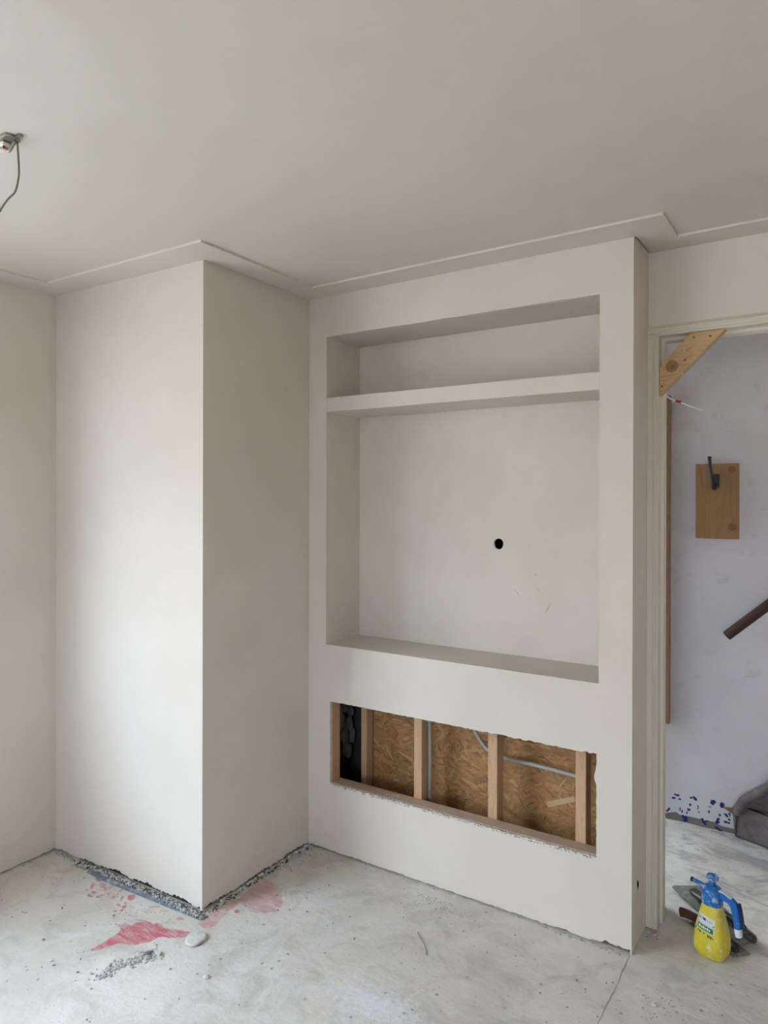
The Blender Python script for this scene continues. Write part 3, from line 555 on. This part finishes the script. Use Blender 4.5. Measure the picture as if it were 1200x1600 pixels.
for i in range(4200):
    x = random.uniform(-1.90, -.64); z = random.uniform(.04, .93); L = random.uniform(.012, .050); W = random.uniform(.0025, .0085)
    a = random.gauss(0, .55) if random.random() < .75 else random.uniform(-1.57, 1.57)
    ca, sa = math.cos(a), math.sin(a); y = 2.8597 - i*.0000004 - .0002
    o = len(V); k = random.choice(pal); k = tuple(.55*c+.45*m_ for c, m_ in zip(k, (.52, .27, .11))); br = random.uniform(.80, 1.05)
    if random.random() < .10: k = (.10, .045, .02); L *= .5; W *= .25
    for (p, q) in ((-L, -W*random.uniform(.2, .8)), (-L*.6, -W), (L*.7, -W*random.uniform(.6, 1)), (L, W*random.uniform(-.2, .6)), (L*.5, W), (-L*.8, W*random.uniform(.5, 1))):
        X = min(-.623, max(-1.904, x+p*ca-q*sa)); Z = min(.949, max(.021, z+p*sa+q*ca))
        V.append((X, y, Z)); CL.append(tuple(c*br for c in k)+(1,))
    Fc.append(list(range(o, o+6)))
for (a, b, wd, k) in (((-1.02, .352), (-.90, .405), .011, (.66, .48, .26)),):
    o = len(V); d = Vector((b[0]-a[0], b[1]-a[1])).normalized(); q = Vector((-d.y, d.x))*wd
    for p in ((a[0]-q.x, a[1]-q.y), (b[0]-q.x, b[1]-q.y), (b[0]+q.x, b[1]+q.y), (a[0]+q.x, a[1]+q.y)): V.append((p[0], 2.8575, p[1])); CL.append(k+(1,))
    Fc.append([o, o+1, o+2, o+3])
me = bpy.data.meshes.new('wood_strands'); uw = wloc(unit); me.from_pydata([(a-uw.x, b-uw.y, c-uw.z) for a, b, c in V], [], Fc)
at_ = me.color_attributes.new('fcol', 'FLOAT_COLOR', 'POINT'); at_.data.foreach_set('color', [c for q in CL for c in q])
me.materials.append(M['osb_strand']); o = bpy.data.objects.new('wood_strands', me); C.objects.link(o); o.parent = osb; o['kind'] = 'stuff'
# conduits
bm = BM(); tube(bm, [(-1.516, 2.730, .05), (-1.516, 2.731, .5), (-1.517, 2.730, .93)], .0085, 12); link('conduit', bm, M['conduit'], unit, smooth=True)
pts = [(-.845, 2.79, .526), (-.93, 2.79, .531), (-1.04, 2.795, .534), (-1.12, 2.80, .533), (-1.20, 2.80, .535), (-1.245, 2.80, .545), (-1.285, 2.80, .570), (-1.315, 2.80, .608), (-1.335, 2.80, .650), (-1.345, 2.80, .75)]
def smooth_path(p, n=6):
    p = [Vector(q) for q in p]; out = []
    for i in range(len(p)-1):
        a = p[max(i-1, 0)]; b = p[i]; c = p[i+1]; d = p[min(i+2, len(p)-1)]
        for k in range(n):
            t = k/n; out.append(.5*((2*b)+(c-a)*t+(2*a-5*b+4*c-d)*t*t+(3*b-a-3*c+d)*t**3))
    return out + [p[-1]]
bm = BM(); sp_ = smooth_path(pts, 12); tube(bm, sp_, [.0092 if i % 2 else .0080 for i in range(len(sp_))], 12); link('conduit', bm, M['conduit'], unit, smooth=True)
# grey mortar dabs on the chimney side seen through the gap
dabs = [(-2.085, 2.87, .655, .030, .032), (-2.095, 2.84, .585, .028, .022), (-2.082, 2.875, .565, .014, .026), (-2.085, 2.865, .50, .026, .045), (-2.085, 2.885, .44, .030, .040), (-2.095, 2.845, .45, .030, .05), (-2.09, 2.86, .37, .03, .04), (-2.095, 2.82, .67, .03, .03), (-2.10, 2.81, .53, .03, .05), (-2.095, 2.90, .61, .02, .02)]
for (x, y, z, ry, rz) in dabs:
    bm = BM(); bmesh.ops.create_icosphere(bm, subdivisions=3, radius=1)
    for v in bm.verts:
        c = v.co.copy(); k = 1+.25*noise.noise(c*1.6+Vector((x*40, y*40, z*40)))
        v.co = Vector((x+.008+c.x*.026*k, min(2.934, y+.022+c.y*ry*.8*k), z+c.z*rz*k))
    link('mortar_dab', bm, M['foam'], unit, smooth=True)
bm = BM(); box(bm, -.640, -.6145, 2.66, 2.74, .14, .27); link('slot_black_block', bm, M['hole_black'], unit)  # solid black block painted as the dark inside of the slot
# torn plasterboard lip and chips on the plate
crumbs('plaster_chips', [(random.uniform(-1.96, -.75), random.uniform(2.602, 2.613) if random.random() < .8 else random.uniform(2.613, 2.66), .3185, random.uniform(.0012, .0042), .6, random.uniform(0, .5)) for i in range(260)]
       + [(random.gauss(-1.66, .03), random.uniform(2.62, 2.66), .3205, random.uniform(.002, .005), .5, .1) for i in range(16)], M['crumb'], unit)['kind'] = 'stuff'
crumbs('torn_edge', [(random.uniform(-1.96, -.745), random.uniform(2.598, 2.602), .311+random.uniform(-.002, .004), random.uniform(.0015, .004), .7, random.uniform(0, .8)) for i in range(330)], M['crumb'], unit)['kind'] = 'stuff'
# set-back blocks, coloured dark to paint the shade under the ragged edge
bm = BM(); box(bm, -2.10, -.625, YN+.014, YN+.03, 0, .25); link('gap_backing', bm, M['gap_shade'], unit)
bm = BM(); box(bm, -.640, -.6225, YN+.03, 2.79, 0, .12); link('gap_backing', bm, M['gap_shade'], unit)

# ================================================================== THINGS
# timber brace across the corner of the door frame
br = empty('corner_brace', (-.46, 2.815, 2.16))
tag(br, 'short diagonal pine brace nailed across the top corner of the door frame', 'brace')
bo = [(-.5625, 2.043), (-.5625, 2.153), (-.452, 2.2705), (-.333, 2.2705)]
bm = BM(); prism(bm, bo, lambda x, z: (x, 2.8065, z), lambda x, z: (x, 2.8485, z)); link('timber', bm, M['brace'], br, bevel=.0015, seg=1)
for (x, z) in ((-.440, 2.251), (-.385, 2.249), (-.552, 2.078)):
    bm = BM(); tube(bm, [(x, 2.8056, z), (x, 2.809, z)], .0035, 10); link('screw', bm, M['black_metal'], br)
crumbs('plaster_spots', [(-.47+.022*random.gauss(0, 1)+dx, 2.8063, 2.185+.022*random.gauss(0, 1)+dz, random.uniform(.001, .0042), .7, .0) for i in range(14) for dx, dz in ((0, 0), (.03, .035))] +
       [(-.49+random.gauss(0, .008), 2.808, 2.118+random.gauss(0, .004), random.uniform(.002, .005), .7, 0) for i in range(7)], M['crumb'], br)['kind'] = 'stuff'

# batten on hall wall
bm = BM(); prism(bm, [(-.748, .502), (-.7035, .502), (-.7035, 2.180), (-.748, 2.180)], lambda x, z: (x, 3.775, z), lambda x, z: (x, 3.809, z))
tag(link('wall_batten', bm, M['batten'], bevel=.002, seg=1), 'long narrow upright brown batten on the hall wall beside the door frame', 'batten')
# white lead with red connector
wr = empty('hall_wire', (-.70, 3.765, 2.165)); tag(wr, 'thin white wire with red connector poking out over the batten top', 'wire')
bm = BM(); tube(bm, smooth_path([(-.740, 3.772, 2.150), (-.725, 3.765, 2.178), (-.700, 3.755, 2.160), (-.668, 3.75, 2.143)]), .004, 8); link('sheath', bm, M['cable_white'], wr, smooth=True)
bm = BM(); tube(bm, [(-.672, 3.75, 2.145), (-.645, 3.745, 2.135)], .0062, 8); link('connector', bm, M['red'], wr)
bm = BM(); tube(bm, smooth_path([(-.645, 3.745, 2.135), (-.61, 3.74, 2.118), (-.545, 3.74, 2.089)]), [.0045]*13, 8); link('core_wire', bm, M['cable_white'], wr, smooth=True)

# hook board
hb = empty('hook_board', (-.486, 3.80, 1.64)); tag(hb, 'knotty brown pine board with black coat hook, mounted on the hall wall', 'hook board')
bm = BM(); box(bm, -.097, .097, -.022, .009, -.185, .185); link('board', bm, M['board'], hb, local=True, bevel=.002, seg=1)
hk = BM()
tube(hk, smooth_path([(-.012, -.026, .070), (-.012, -.055, .085), (-.016, -.075, .125), (-.022, -.085, .175), (-.024, -.092, .212)]), [.011, .010, .010, .009, .0085, .008, .008, .008]+[.0075]*17, 8)
hko = link('coat_hook', hk, M['black_metal'], hb, local=True, smooth=True)
bm = BM(); bmesh.ops.create_uvsphere(bm, u_segments=12, v_segments=8, radius=.010); bmesh.ops.translate(bm, verts=bm.verts, vec=(-.024, -.092, .214)); 
for v in bm.verts: v.co.z = .214+(v.co.z-.214)*.5
link('hook_tip', bm, M['black_metal'], hko, local=True, smooth=True)
bm = BM(); box(bm, -.024, .012, -.030, -.0225, .068, .135); link('hook_plate', bm, M['black_metal'], hko, local=True, bevel=.003)
bm = BM(); tube(bm, smooth_path([(-.008, -.03, .09), (-.006, -.052, .062), (-.010, -.075, .072), (-.010, -.078, .095)]), .009, 8); link('lower_hook', bm, M['black_metal'], hko, local=True, smooth=True)

# handrail
hr = empty('handrail', (-.42, 3.745, .98)); tag(hr, 'dark brown round wooden handrail climbing to the right along the hall wall', 'handrail')
a = Vector((-.436, 3.745, .987)); b = Vector((-.2698, 3.745, 1.142)); d = (b-a).normalized()
bm = BM(); tube(bm, [a, a+d*2.0], .0235, 24); link('rail', bm, M['dark_wood'], hr, smooth=False, bevel=.001)
for p in hr.children[0].data.polygons: p.use_smooth = len(p.vertices) == 4
for t in (.55, 1.6):
    q = a+d*t; bm = BM(); tube(bm, [q, q+Vector((0, .02, -.04)), q+Vector((0, .062, -.045))], .007, 8); link('rail_bracket', bm, M['black_metal'], hr, smooth=True)

# carpeted stairs
st = empty('staircase', (-.30, 3.75, 0)); tag(st, 'foot of carpeted staircase with worn taupe carpet beyond the doorway', 'staircase')
def step(name, pts, z0, z1, bev, lean=0.0):
    bm = BM(); prism(bm, pts, lambda x, y: (x, y, z0), lambda x, y: (x+lean, y, z1))
    bmesh.ops.bevel(bm, geom=[e for e in bm.edges if max(v.co.z for v in e.verts) > z1-.001], offset=bev, segments=5, affect='EDGES', profile=.6)
    bmesh.ops.subdivide_edges(bm, edges=[e for e in bm.edges if e.calc_length() > .05], cuts=6, use_grid_fill=True)
    for v in bm.verts:
        if v.co.y < 3.79: v.co += Vector((noise.noise(v.co*25), noise.noise(v.co*25+Vector((9, 0, 0))), .6*noise.noise(v.co*25+Vector((0, 9, 0)))))*.006
        v.co.z = max(v.co.z, .003); v.co.y = min(v.co.y, 3.801)
    return link(name, bm, M['carpet'], st, smooth=True)
step('tread', [(-.404, 3.800), (-.398, 3.792), (-.25, 3.735), (.25, 3.46), (1.0, 3.05), (1.0, 3.800)], 0.004, .160, .028)
bm = BM()      # carpeted edge sweeping up with the winders, dark riser tucked under it
path = smooth_path([(-.392, 3.774, .115), (-.386, 3.774, .150), (-.355, 3.770, .200), (-.300, 3.764, .246), (-.235, 3.756, .300), (-.10, 3.74, .400), (.20, 3.70, .60), (.95, 3.60, 1.1)], 6)
tube(bm, path, [.012]+[.016]*5+[.021]*(len(path)-6), 14)
for v in bm.verts: v.co += Vector((0, noise.noise(v.co*30), noise.noise(v.co*30+Vector((5, 0, 0)))))*.004
link('nosing', bm, M['carpet'], st, smooth=True)
bm = BM(); prism(bm, [(-.372, .140), (-.355, .190), (-.300, .238), (-.235, .290), (-.10, .39), (.20, .59), (.95, 1.09), (1.0, .14)], lambda x, z: (x, 3.782, z), lambda x, z: (x, 3.800, z))
link('riser', bm, M['carpet'], st)
step('tread', [(-.10, 3.800), (-.08, 3.70), (.20, 3.55), (1.0, 3.25), (1.0, 3.800)], .16, .33, .03)
step('tread', [(.12, 3.800), (.14, 3.66), (1.0, 3.40), (1.0, 3.800)], .33, .50, .03)

# pump sprayer
spr = empty('pump_sprayer', (-.366, 2.765, 0), R(-15)); tag(spr, 'yellow sprayer bottle with blue pump head, splashed with plaster, standing by the door', 'sprayer')
def sq_ring(hw, z, hd=None, n=40, p=3.2, flute=0):
    hd = hd or hw; r = []
    for k in range(n):
        t = 2*math.pi*k/n; c, s = math.cos(t), math.sin(t)
        f = 1 + (flute*math.cos(10*t))
        r.append((math.copysign(abs(c)**(2/p), c)*hw*f, math.copysign(abs(s)**(2/p), s)*hd*f, z))
    return r
bp = [(.040, 0, 0), (.044, .002, 0), (.0515, .014, .022), (.0570, .028, .024), (.0582, .045, .012), (.0572, .068, 0), (.0535, .095, 0), (.0480, .120, 0), (.0420, .145, 0), (.0370, .165, 0), (.0335, .183, 0), (.0325, .192, 0)]
bm = BM(); loft(bm, [sq_ring(h, z, h*.92, 60, 2.9 if z < .17 else 2.3, fl_) for h, z, fl_ in bp])
body = link('bottle', bm, M['yellow'], spr, local=True, smooth=True)
hp_ = [(.0355, .188), (.0360, .192), (.0350, .222), (.0335, .236), (.026, .246), (.018, .250)]
bm = BM(); loft(bm, [sq_ring(h, z, h*.95, 40, 2.2) for h, z in hp_]); link('pump_head', bm, M['blue'], spr, local=True, smooth=True)
bm = BM(); tube(bm, [(0, 0, .245), (0, 0, .272)], [.0125, .0105], 16); link('pump_rod', bm, M['blue_clean'], spr, local=True, smooth=True)
bm = BM(); loft(bm, [[(r*math.cos(2*math.pi*k/24), r*math.sin(2*math.pi*k/24), z) for k in range(24)] for r, z in ((.011, .268), (.018, .272), (.0215, .277), (.022, .283), (.019, .287), (.0175, .284))]); link('pump_knob', bm, M['blue'], spr, local=True)
bm = BM(); tube(bm, [(-.020, -.004, .232), (-.040, -.008, .243), (-.054, -.010, .2485), (-.066, -.012, .250)], [.013, .0095, .0075, .0065], 14); nz_ = link('nozzle', bm, M['blue'], spr, local=True, smooth=True)
bm = BM(); tube(bm, [(-.064, -.0118, .250), (-.072, -.013, .251)], .0085, 12); link('nozzle_tip', bm, M['dark_blue'], nz_, local=True)
# handle: swept rounded bar
def bar(bm, pts, w_, h_):
    pts = [Vector(p) for p in pts]; rings = []
    for i, p in enumerate(pts):
        d = (pts[min(i+1, len(pts)-1)]-pts[max(i-1, 0)]).normalized(); s = Vector((0, 1, 0)); s = (s-d*s.dot(d)).normalized(); t = s.cross(d)
        W = w_[i] if isinstance(w_, list) else w_; H_ = h_[i] if isinstance(h_, list) else h_
        rings.append([p + s*W*a + t*H_*b for a, b in ((-1, -.6), (-.6, -1), (.6, -1), (1, -.6), (1, .6), (.6, 1), (-.6, 1), (-1, .6))])
    loft(bm, rings)
bm = BM(); bar(bm, [(.018, 0, .228), (.040, 0, .228), (.062, -.002, .224), (.076, -.003, .214), (.082, -.004, .195), (.088, -.006, .165), (.093, -.008, .136)], .0115, [.014, .013, .0125, .014, .012, .011, .010])
hd = link('handle', bm, M['blue_clean'], spr, local=True)
bm = BM(); bar(bm, [(.092, -.008, .139), (.0965, -.009, .112)], .013, [.0115, .0105]); link('handle_end', bm, M['white_plastic'], hd, local=True, bevel=.002)
bm = BM(); box(bm, .089, .104, -.018, .001, .106, .1125); link('end_cap', bm, M['dark_blue'], hd, local=True)
bm = BM(); bar(bm, [(.092, .001, .222), (.098, .0, .20), (.1035, -.001, .165), (.106, -.003, .142)], .008, .005); link('trigger', bm, M['dark_blue'], hd, local=True)
bm = BM(); bar(bm, [(.020, -.001, .2435), (.045, -.001, .2425), (.070, -.003, .2335)], .0105, .0018); link('handle_top', bm, M['label_white'], hd, local=True)
# label laid on the front of the bottle
def hw_at(z):
    for (a, za, _), (b, zb, _) in zip(bp, bp[1:]):
        if za <= z <= zb: return a+(b-a)*(z-za)/(zb-za)
    return .03
def surf(x, z, off):
    h = hw_at(z); p = 2.9; q = max(0, 1-abs(x/h)**p)**(1/p); return (x, -h*.92*q-off, z)
def patch(name, x0, x1, z0, z1, mat, parent, off=.0006, sl=0., n=8):
    bm = BM(); rows = []
    for j in range(3):
        z = z0+(z1-z0)*j/2; rows.append([bm.verts.new(surf((x0+(x1-x0)*i/n)*hw_at(z)/.05, z+sl*((x0+(x1-x0)*i/n)), off)) for i in range(n+1)])
    for a, b in zip(rows, rows[1:]):
        for i in range(n): bm.faces.new((a[i], a[i+1], b[i+1], b[i]))
    return link(name, bm, mat, parent, local=True, smooth=True)
lb = patch('label', -.043, .030, .124, .150, M['label_white'], body, .0006, -.12)
patch('label', -.043, .026, .101, .123, M['label_pale'], body, .0006, -.12)
patch('label', -.034, .022, .103, .119, M['label_green'], body, .0011, -.12)
k = [(-.030, -.023), (-.021, -.015), (-.0135, -.008), (-.0065, -.002), (0, .006), (.0075, .0125)]
for i, (a, b) in enumerate(k):
    patch('lettering', a, b, .107, .1135 if i % 2 else .1155, M['label_white'], body, .0016, -.12, 3)
for (a, b, z0, z1) in ((-.038, -.022, .139, .1405), (-.038, -.026, .1345, .136), (-.020, -.017, .137, .143), (-.0165, -.006, .135, .1425), (-.003, .006, .137, .1385), (.008, .013, .1368, .1385), (.015, .020, .137, .139), (.020, .0275, .1265, .129), (.026, .0278, .128, .133)):
    patch('lettering', a, b, z0, z1, M['ink'], body, .0014, -.12, 3)
for (a, b, z0, z1) in ((-.041, -.037, .090, .099), (-.030, -.027, .091, .096), (-.024, -.018, .090, .0955), (-.010, -.006, .091, .096), (.003, .006, .086, .0945), (.008, .011, .0862, .094), (.013, .017, .086, .0945), (.019, .021, .086, .093)):
    patch('lettering', a, b, z0, z1, M['ink'], body, .0010, -.12, 3)

# plastering trowels behind the sprayer
ang = math.atan2(2.885-3.115, -.26+.50)
tw = empty('plastering_trowel', (-.380, 3.010, .006), rot=(R(3), 0, ang)); tag(tw, 'long steel plastering trowel with dark spine lying on floor behind the yellow sprayer', 'trowel')
bo = [(-.215, -.040), (-.208, -.052), (-.19, -.056), (.17, -.056), (.178, -.050), (.17, .030), (.16, .040), (-.16, .055), (-.18, .050)]
bm = BM(); prism(bm, bo, lambda x, y: (x, y, .016), lambda x, y: (x, y, .0185)); link('blade', bm, M['trowel_blade'], tw, local=True)
bm = BM(); prism(bm, [(-.15, -.012), (.185, -.012), (.20, -.002), (.19, .018), (-.15, .018)], lambda x, y: (x, y, .0186), lambda x, y: (x, y, .034)); link('spine', bm, M['trowel_dark'], tw, local=True, bevel=.003)
bm = BM(); tube(bm, [(-.115, -.030, .040), (-.10, -.028, .044), (.10, -.010, .052), (.15, 0, .050)], [.006, .012, .012, .008], 12); link('handle', bm, M['black_metal'], tw, local=True, smooth=True)
t2 = empty('plastering_trowel', (-.392, 2.930, 0), rot=(0, 0, ang+R(6))); tag(t2, 'shorter trowel with brown wooden handle, lowest and nearest behind the yellow sprayer', 'trowel')
bm = BM(); prism(bm, [(-.05, -.06), (.165, -.06), (.17, .015), (-.05, .02)], lambda x, y: (x, y, .003), lambda x, y: (x, y, .005)); link('blade', bm, M['trowel_blade'], t2, local=True)
bm = BM(); tube(bm, smooth_path([(-.094, -.062, .024), (-.085, -.057, .026), (-.06, -.046, .027), (-.02, -.035, .026), (.03, -.03, .026)], 4), [.006]+[.0175]*4+[.017]*4+[.016]*4+[.014]*4, 14); link('handle', bm, M['handle_brown'], t2, local=True, smooth=True)
bm = BM(); box(bm, .03, .15, -.038, -.018, .005, .022); box(bm, -.012, .0, -.03, -.018, .005, .02); link('tang', bm, M['trowel_dark'], t2, local=True)

# ceiling connection box with loose cable
jb = empty('ceiling_junction', (-1.845, 1.015, CZ+.009)); tag(jb, 'small galvanised ceiling light mount with clips and one loose grey wire hanging', 'ceiling mount')
bm = BM(); prism(bm, [(-.075, -.022), (.020, -.022), (.028, -.012), (.028, .014), (.02, .022), (-.075, .022)], lambda x, y: (x, y, -.009), lambda x, y: (x, y, -.0005)); link('bracket', bm, M['galv'], jb, local=True, bevel=.002)
bm = BM(); box(bm, .026, .050, .000, .012, -.006, -.003); link('tab', bm, M['galv'], jb, local=True)
bm = BM(); box(bm, -.06, -.028, -.018, .010, -.024, -.0092); box(bm, -.024, -.006, -.012, .012, -.021, -.0092); link('terminal', bm, M['cable_white'], jb, local=True, bevel=.003)
bm = BM(); tube(bm, smooth_path([(-.02, .0, -.020), (-.004, .004, -.032), (.010, .006, -.020), (.018, .008, -.012)]), .0045, 8); link('wire_loop', bm, M['galv'], jb, local=True, smooth=True)
bm = BM(); tube(bm, [(-.012, -.006, -.018), (-.010, -.007, -.027)], .003, 8); link('connector', bm, M['red'], jb, local=True)
z0 = CZ+.009
bm = BM(); tube(bm, smooth_path([(.021, .012, -.012), (.024, .014, 2.54-z0), (.026, .014, 2.509-z0), (.020, .014, 2.485-z0), (.006, .014, 2.462-z0), (-.020, .010, 2.448-z0), (-.044, .006, 2.428-z0), (-.049, .004, 2.420-z0), (-.054, .004, 2.428-z0), (-.051, .004, 2.436-z0)], 6), .0026, 8); link('loose_wire', bm, M['cable_grey'], jb, local=True, smooth=True)

# edge strip along the chimney foot
es = empty('edge_strip', (-2.4, 1.88, 0)); tag(es, 'blue-grey perimeter insulation strip peeling along the foot of the chimney breast', 'insulation strip')
bm = BM(); oo = [(-2.76, 1.866), (-2.66, 1.862), (-2.52, 1.869), (-2.40, 1.876), (-2.26, 1.883), (-2.15, 1.890), (-2.078, 1.892), (-2.066, 1.906)]
for i in range(len(oo)-1):
    (xa, ya), (xb, yb) = oo[i], oo[i+1]; h = .009; n_ = 6
    for j in range(n_):
        t0, t1 = j/n_, (j+1)/n_; p = [(xa+(xb-xa)*t, ya+(yb-ya)*t) for t in (t0, t1)]
        w0 = .016+.004*noise.noise(Vector((p[0][0]*30, 0, 0))); w1 = .016+.004*noise.noise(Vector((p[1][0]*30, 0, 0)))
        vs_ = [bm.verts.new(q) for q in ((p[0][0], p[0][1], .001), (p[1][0], p[1][1], .001), (p[1][0], p[1][1]+w1, h), (p[0][0], p[0][1]+w0, h))]; bm.faces.new(vs_)
        vs_ = [bm.verts.new(q) for q in ((p[0][0], p[0][1]+w0, h), (p[1][0], p[1][1]+w1, h), (p[1][0], p[1][1]+w1+.012, .001), (p[0][0], p[0][1]+w0+.012, .001))]; bm.faces.new(vs_)
bmesh.ops.remove_doubles(bm, verts=bm.verts, dist=.0005); link('strip', bm, M['edge_film'], es)
it = []
for i in range(1500):
    x = random.uniform(-2.86, -2.085)
    if noise.noise(Vector((x*14, 0, 3))) < -.15 and random.random() < .6: continue
    yw = 1.912+(x+3.062)*.024
    it.append((x, random.uniform(1.876+.012*t, yw-.002) if x > -2.76 else random.gauss(1.895, .012), random.uniform(0, .005), random.uniform(.0015, .0068), .7, .0+.25*random.random() if random.random() < .66 else .6+.4*random.random()))
crumbs('mortar_rubble', it, M['crumb_dark'], es)['kind'] = 'stuff'

# crumbs
def add_crumbs(name, items, mat, label, cat='plaster crumbs'):
    o = crumbs(name, items, mat); tag(o, label, cat, kind='stuff'); return o
it = [(-2.092+.011*abs(random.gauss(0, .8)), random.uniform(1.95, 2.59), 0, random.uniform(.002, .008), .7, random.random()*.3 if random.random() < .6 else .9) for i in range(230)]
it += [(-2.098+.004*random.random(), random.uniform(1.95, 2.59), .001, random.uniform(.006, .012), .6, .25*random.random()) for i in range(40)]
it += [(-2.07+abs(random.gauss(0, .03)), random.uniform(2.35, 2.585), 0, random.uniform(.002, .008), .6, random.random()*.4) for i in range(60)]
add_crumbs('mortar_crumbs', it, M['crumb_dark'], 'ragged line of broken mortar crumbs along the right foot of the chimney breast', 'mortar crumbs')
it = [(random.uniform(-2.09, -.62), 2.5965-abs(random.gauss(0, .005)), 0, random.uniform(.001, .0034), .6, random.random()**2) for i in range(230)]
it += [(random.uniform(-.95, -.62), 2.590-abs(random.gauss(0, .010)), 0, random.uniform(.0012, .0045), .6, random.random()*.5) for i in range(90)]
it += [(random.gauss(-1.33, .07), 2.53-abs(random.gauss(0, .05)), 0, random.uniform(.001, .0035), .6, random.random()*.3) for i in range(170)]
add_crumbs('plaster_crumbs', it, M['crumb'], 'fine plaster crumbs along the floor line of the built-in unit')
it = [(random.uniform(-3.05, -2.86), 1.905-abs(random.gauss(0, .010)), 0, random.uniform(.002, .006), .6, random.random()*.8) for i in range(80)]
it += [(-3.058+abs(random.gauss(0, .009)), random.uniform(1.2, 1.90), 0, random.uniform(.0015, .005), .6, random.random()*.7) for i in range(150)]
add_crumbs('plaster_crumbs', it, M['crumb'], 'plaster crumbs along the floor line of the left wall corner')
pl = [(-2.112, 1.505), (-2.115, 1.54), (-2.108, 1.57), (-2.09, 1.60), (-2.075, 1.63)]
it = []
for i in range(260):
    a = random.choice(pl); it.append((a[0]+random.gauss(0, .014), a[1]+random.gauss(0, .022), 0, random.uniform(.0015, .0065), .6, random.random()*.7))
for i in range(60): it.append((-2.055+random.gauss(0, .02), 1.655+random.gauss(0, .02), 0, random.uniform(.0015, .006), .6, random.random()*.6))
add_crumbs('plaster_crumbs', it, M['crumb'], 'small spill of broken plaster bits in front of the large pink stain')
it = []
for i in range(900):
    x = random.uniform(-3.0, .1); y = random.uniform(.9, 2.52) if x > -2.03 else random.uniform(.7, 1.83)
    it.append((x, y, 0, (.0012+.0045*random.random()**3), .6, random.random()))
for i in range(90): it.append((-2.28+random.gauss(0, .12), min(1.845, 1.79+random.gauss(0, .04)), 0, random.uniform(.001, .004), .5, random.random()*.3))
for i in range(60): it.append((random.gauss(-.47, .05), random.gauss(2.38, .06), 0, random.uniform(.0012, .0035), .6, random.random()*.6))
for i in range(40): it.append((random.uniform(-.60, -.55), random.uniform(2.74, 2.80), 0, random.uniform(.0015, .005), .6, random.random()))
for i in range(120): it.append((random.uniform(-.72, -.1), 3.79-abs(random.gauss(0, .012)) if random.random() < .4 else random.uniform(3.0, 3.75), 0, random.uniform(.001, .004), .6, random.random()))
add_crumbs('floor_grit', it, M['crumb'], 'fine plaster grit scattered over the whole screed floor', 'grit')
# chunks worth counting
def chunk(x, y, rx, ry, rz, mat, label, seed, name='plaster_chunk'):
    bm = BM(); bmesh.ops.create_icosphere(bm, subdivisions=3, radius=1)
    for v in bm.verts:
        c = v.co.copy(); k = 1+.22*noise.noise(c*1.3+Vector((seed, 0, 0)))+.08*noise.noise(c*4+Vector((0, seed, 0)))
        v.co = Vector((c.x*rx*k, c.y*ry*k, max(-.4, min(.75, c.z))*rz*k+rz*.4))
    bmesh.ops.rotate(bm, verts=bm.verts, matrix=Matrix.Rotation(seed, 3, 'Z'))
    bmesh.ops.translate(bm, verts=bm.verts, vec=(0, 0, 0)); o = link(name, bm, mat, local=True); o.location = (x, y, .0005); tag(o, label, 'plaster chunk'); return o
bm = BM(); rings = []
for (r, z) in ((.034, 0), (.0375, .003), (.0375, .008), (.0355, .0105), (.033, .0112), (.012, .0114)):
    rings.append([((r*(1+.10*math.sin(2*t+.6)+.05*math.sin(3*t)))*math.cos(t)*.93, (r*(1+.10*math.sin(2*t+.6)+.05*math.sin(3*t)))*math.sin(t)*1.12, z+.001*math.sin(5*t)) for t in [2*math.pi*k_/28 for k_ in range(28)]])
loft(bm, rings); o = link('plaster_lump', bm, M['lump'], local=True, smooth=True); o.location = (-1.993, 1.800, .001); o.rotation_euler = (0, 0, .6)
tag(o, 'flat round lump of dried plaster at right end of the pink stain', 'plaster lump')
chunk(-2.076, 1.651, .016, .010, .008, M['dark_chunk'] if 'dark_chunk' in M else M.setdefault('dark_chunk', flat('grey_mortar', (.20, .20, .19), .9, .1)), 'small dark grey mortar chunk behind the plaster spill', 1.1)
chunk(-2.040, 1.672, .012, .010, .010, M['lump'], 'pale jagged plaster chunk right of the dark mortar chunk', 2.3)
chunk(-1.807, 1.680, .011, .009, .009, M['lump'], 'lone whitish plaster chunk on open floor right of the spill', 3.7)
chunk(-2.341, 1.440, .014, .006, .004, M['lump'], 'thin white plaster flake alone at far left of the floor', .4)
chunk(-.488, 2.382, .009, .007, .007, M['lump'], 'small white plaster chunk in front of the yellow sprayer', 5.2)
chunk(-1.490, 1.545, .009, .008, .008, M['lump'], 'small plaster pebble on the floor in the lower left foreground', 4.4)
bm = BM(); tube(bm, smooth_path([(-1.322, 2.293, .002), (-1.316, 2.283, .006), (-1.281, 2.254, .005), (-1.250, 2.225, .004), (-1.231, 2.196, .002)]), .0013, 6)
tag(link('wire_offcut', bm, M['cable_grey'], smooth=True), 'thin bent wire offcut lying on the open floor', 'wire')
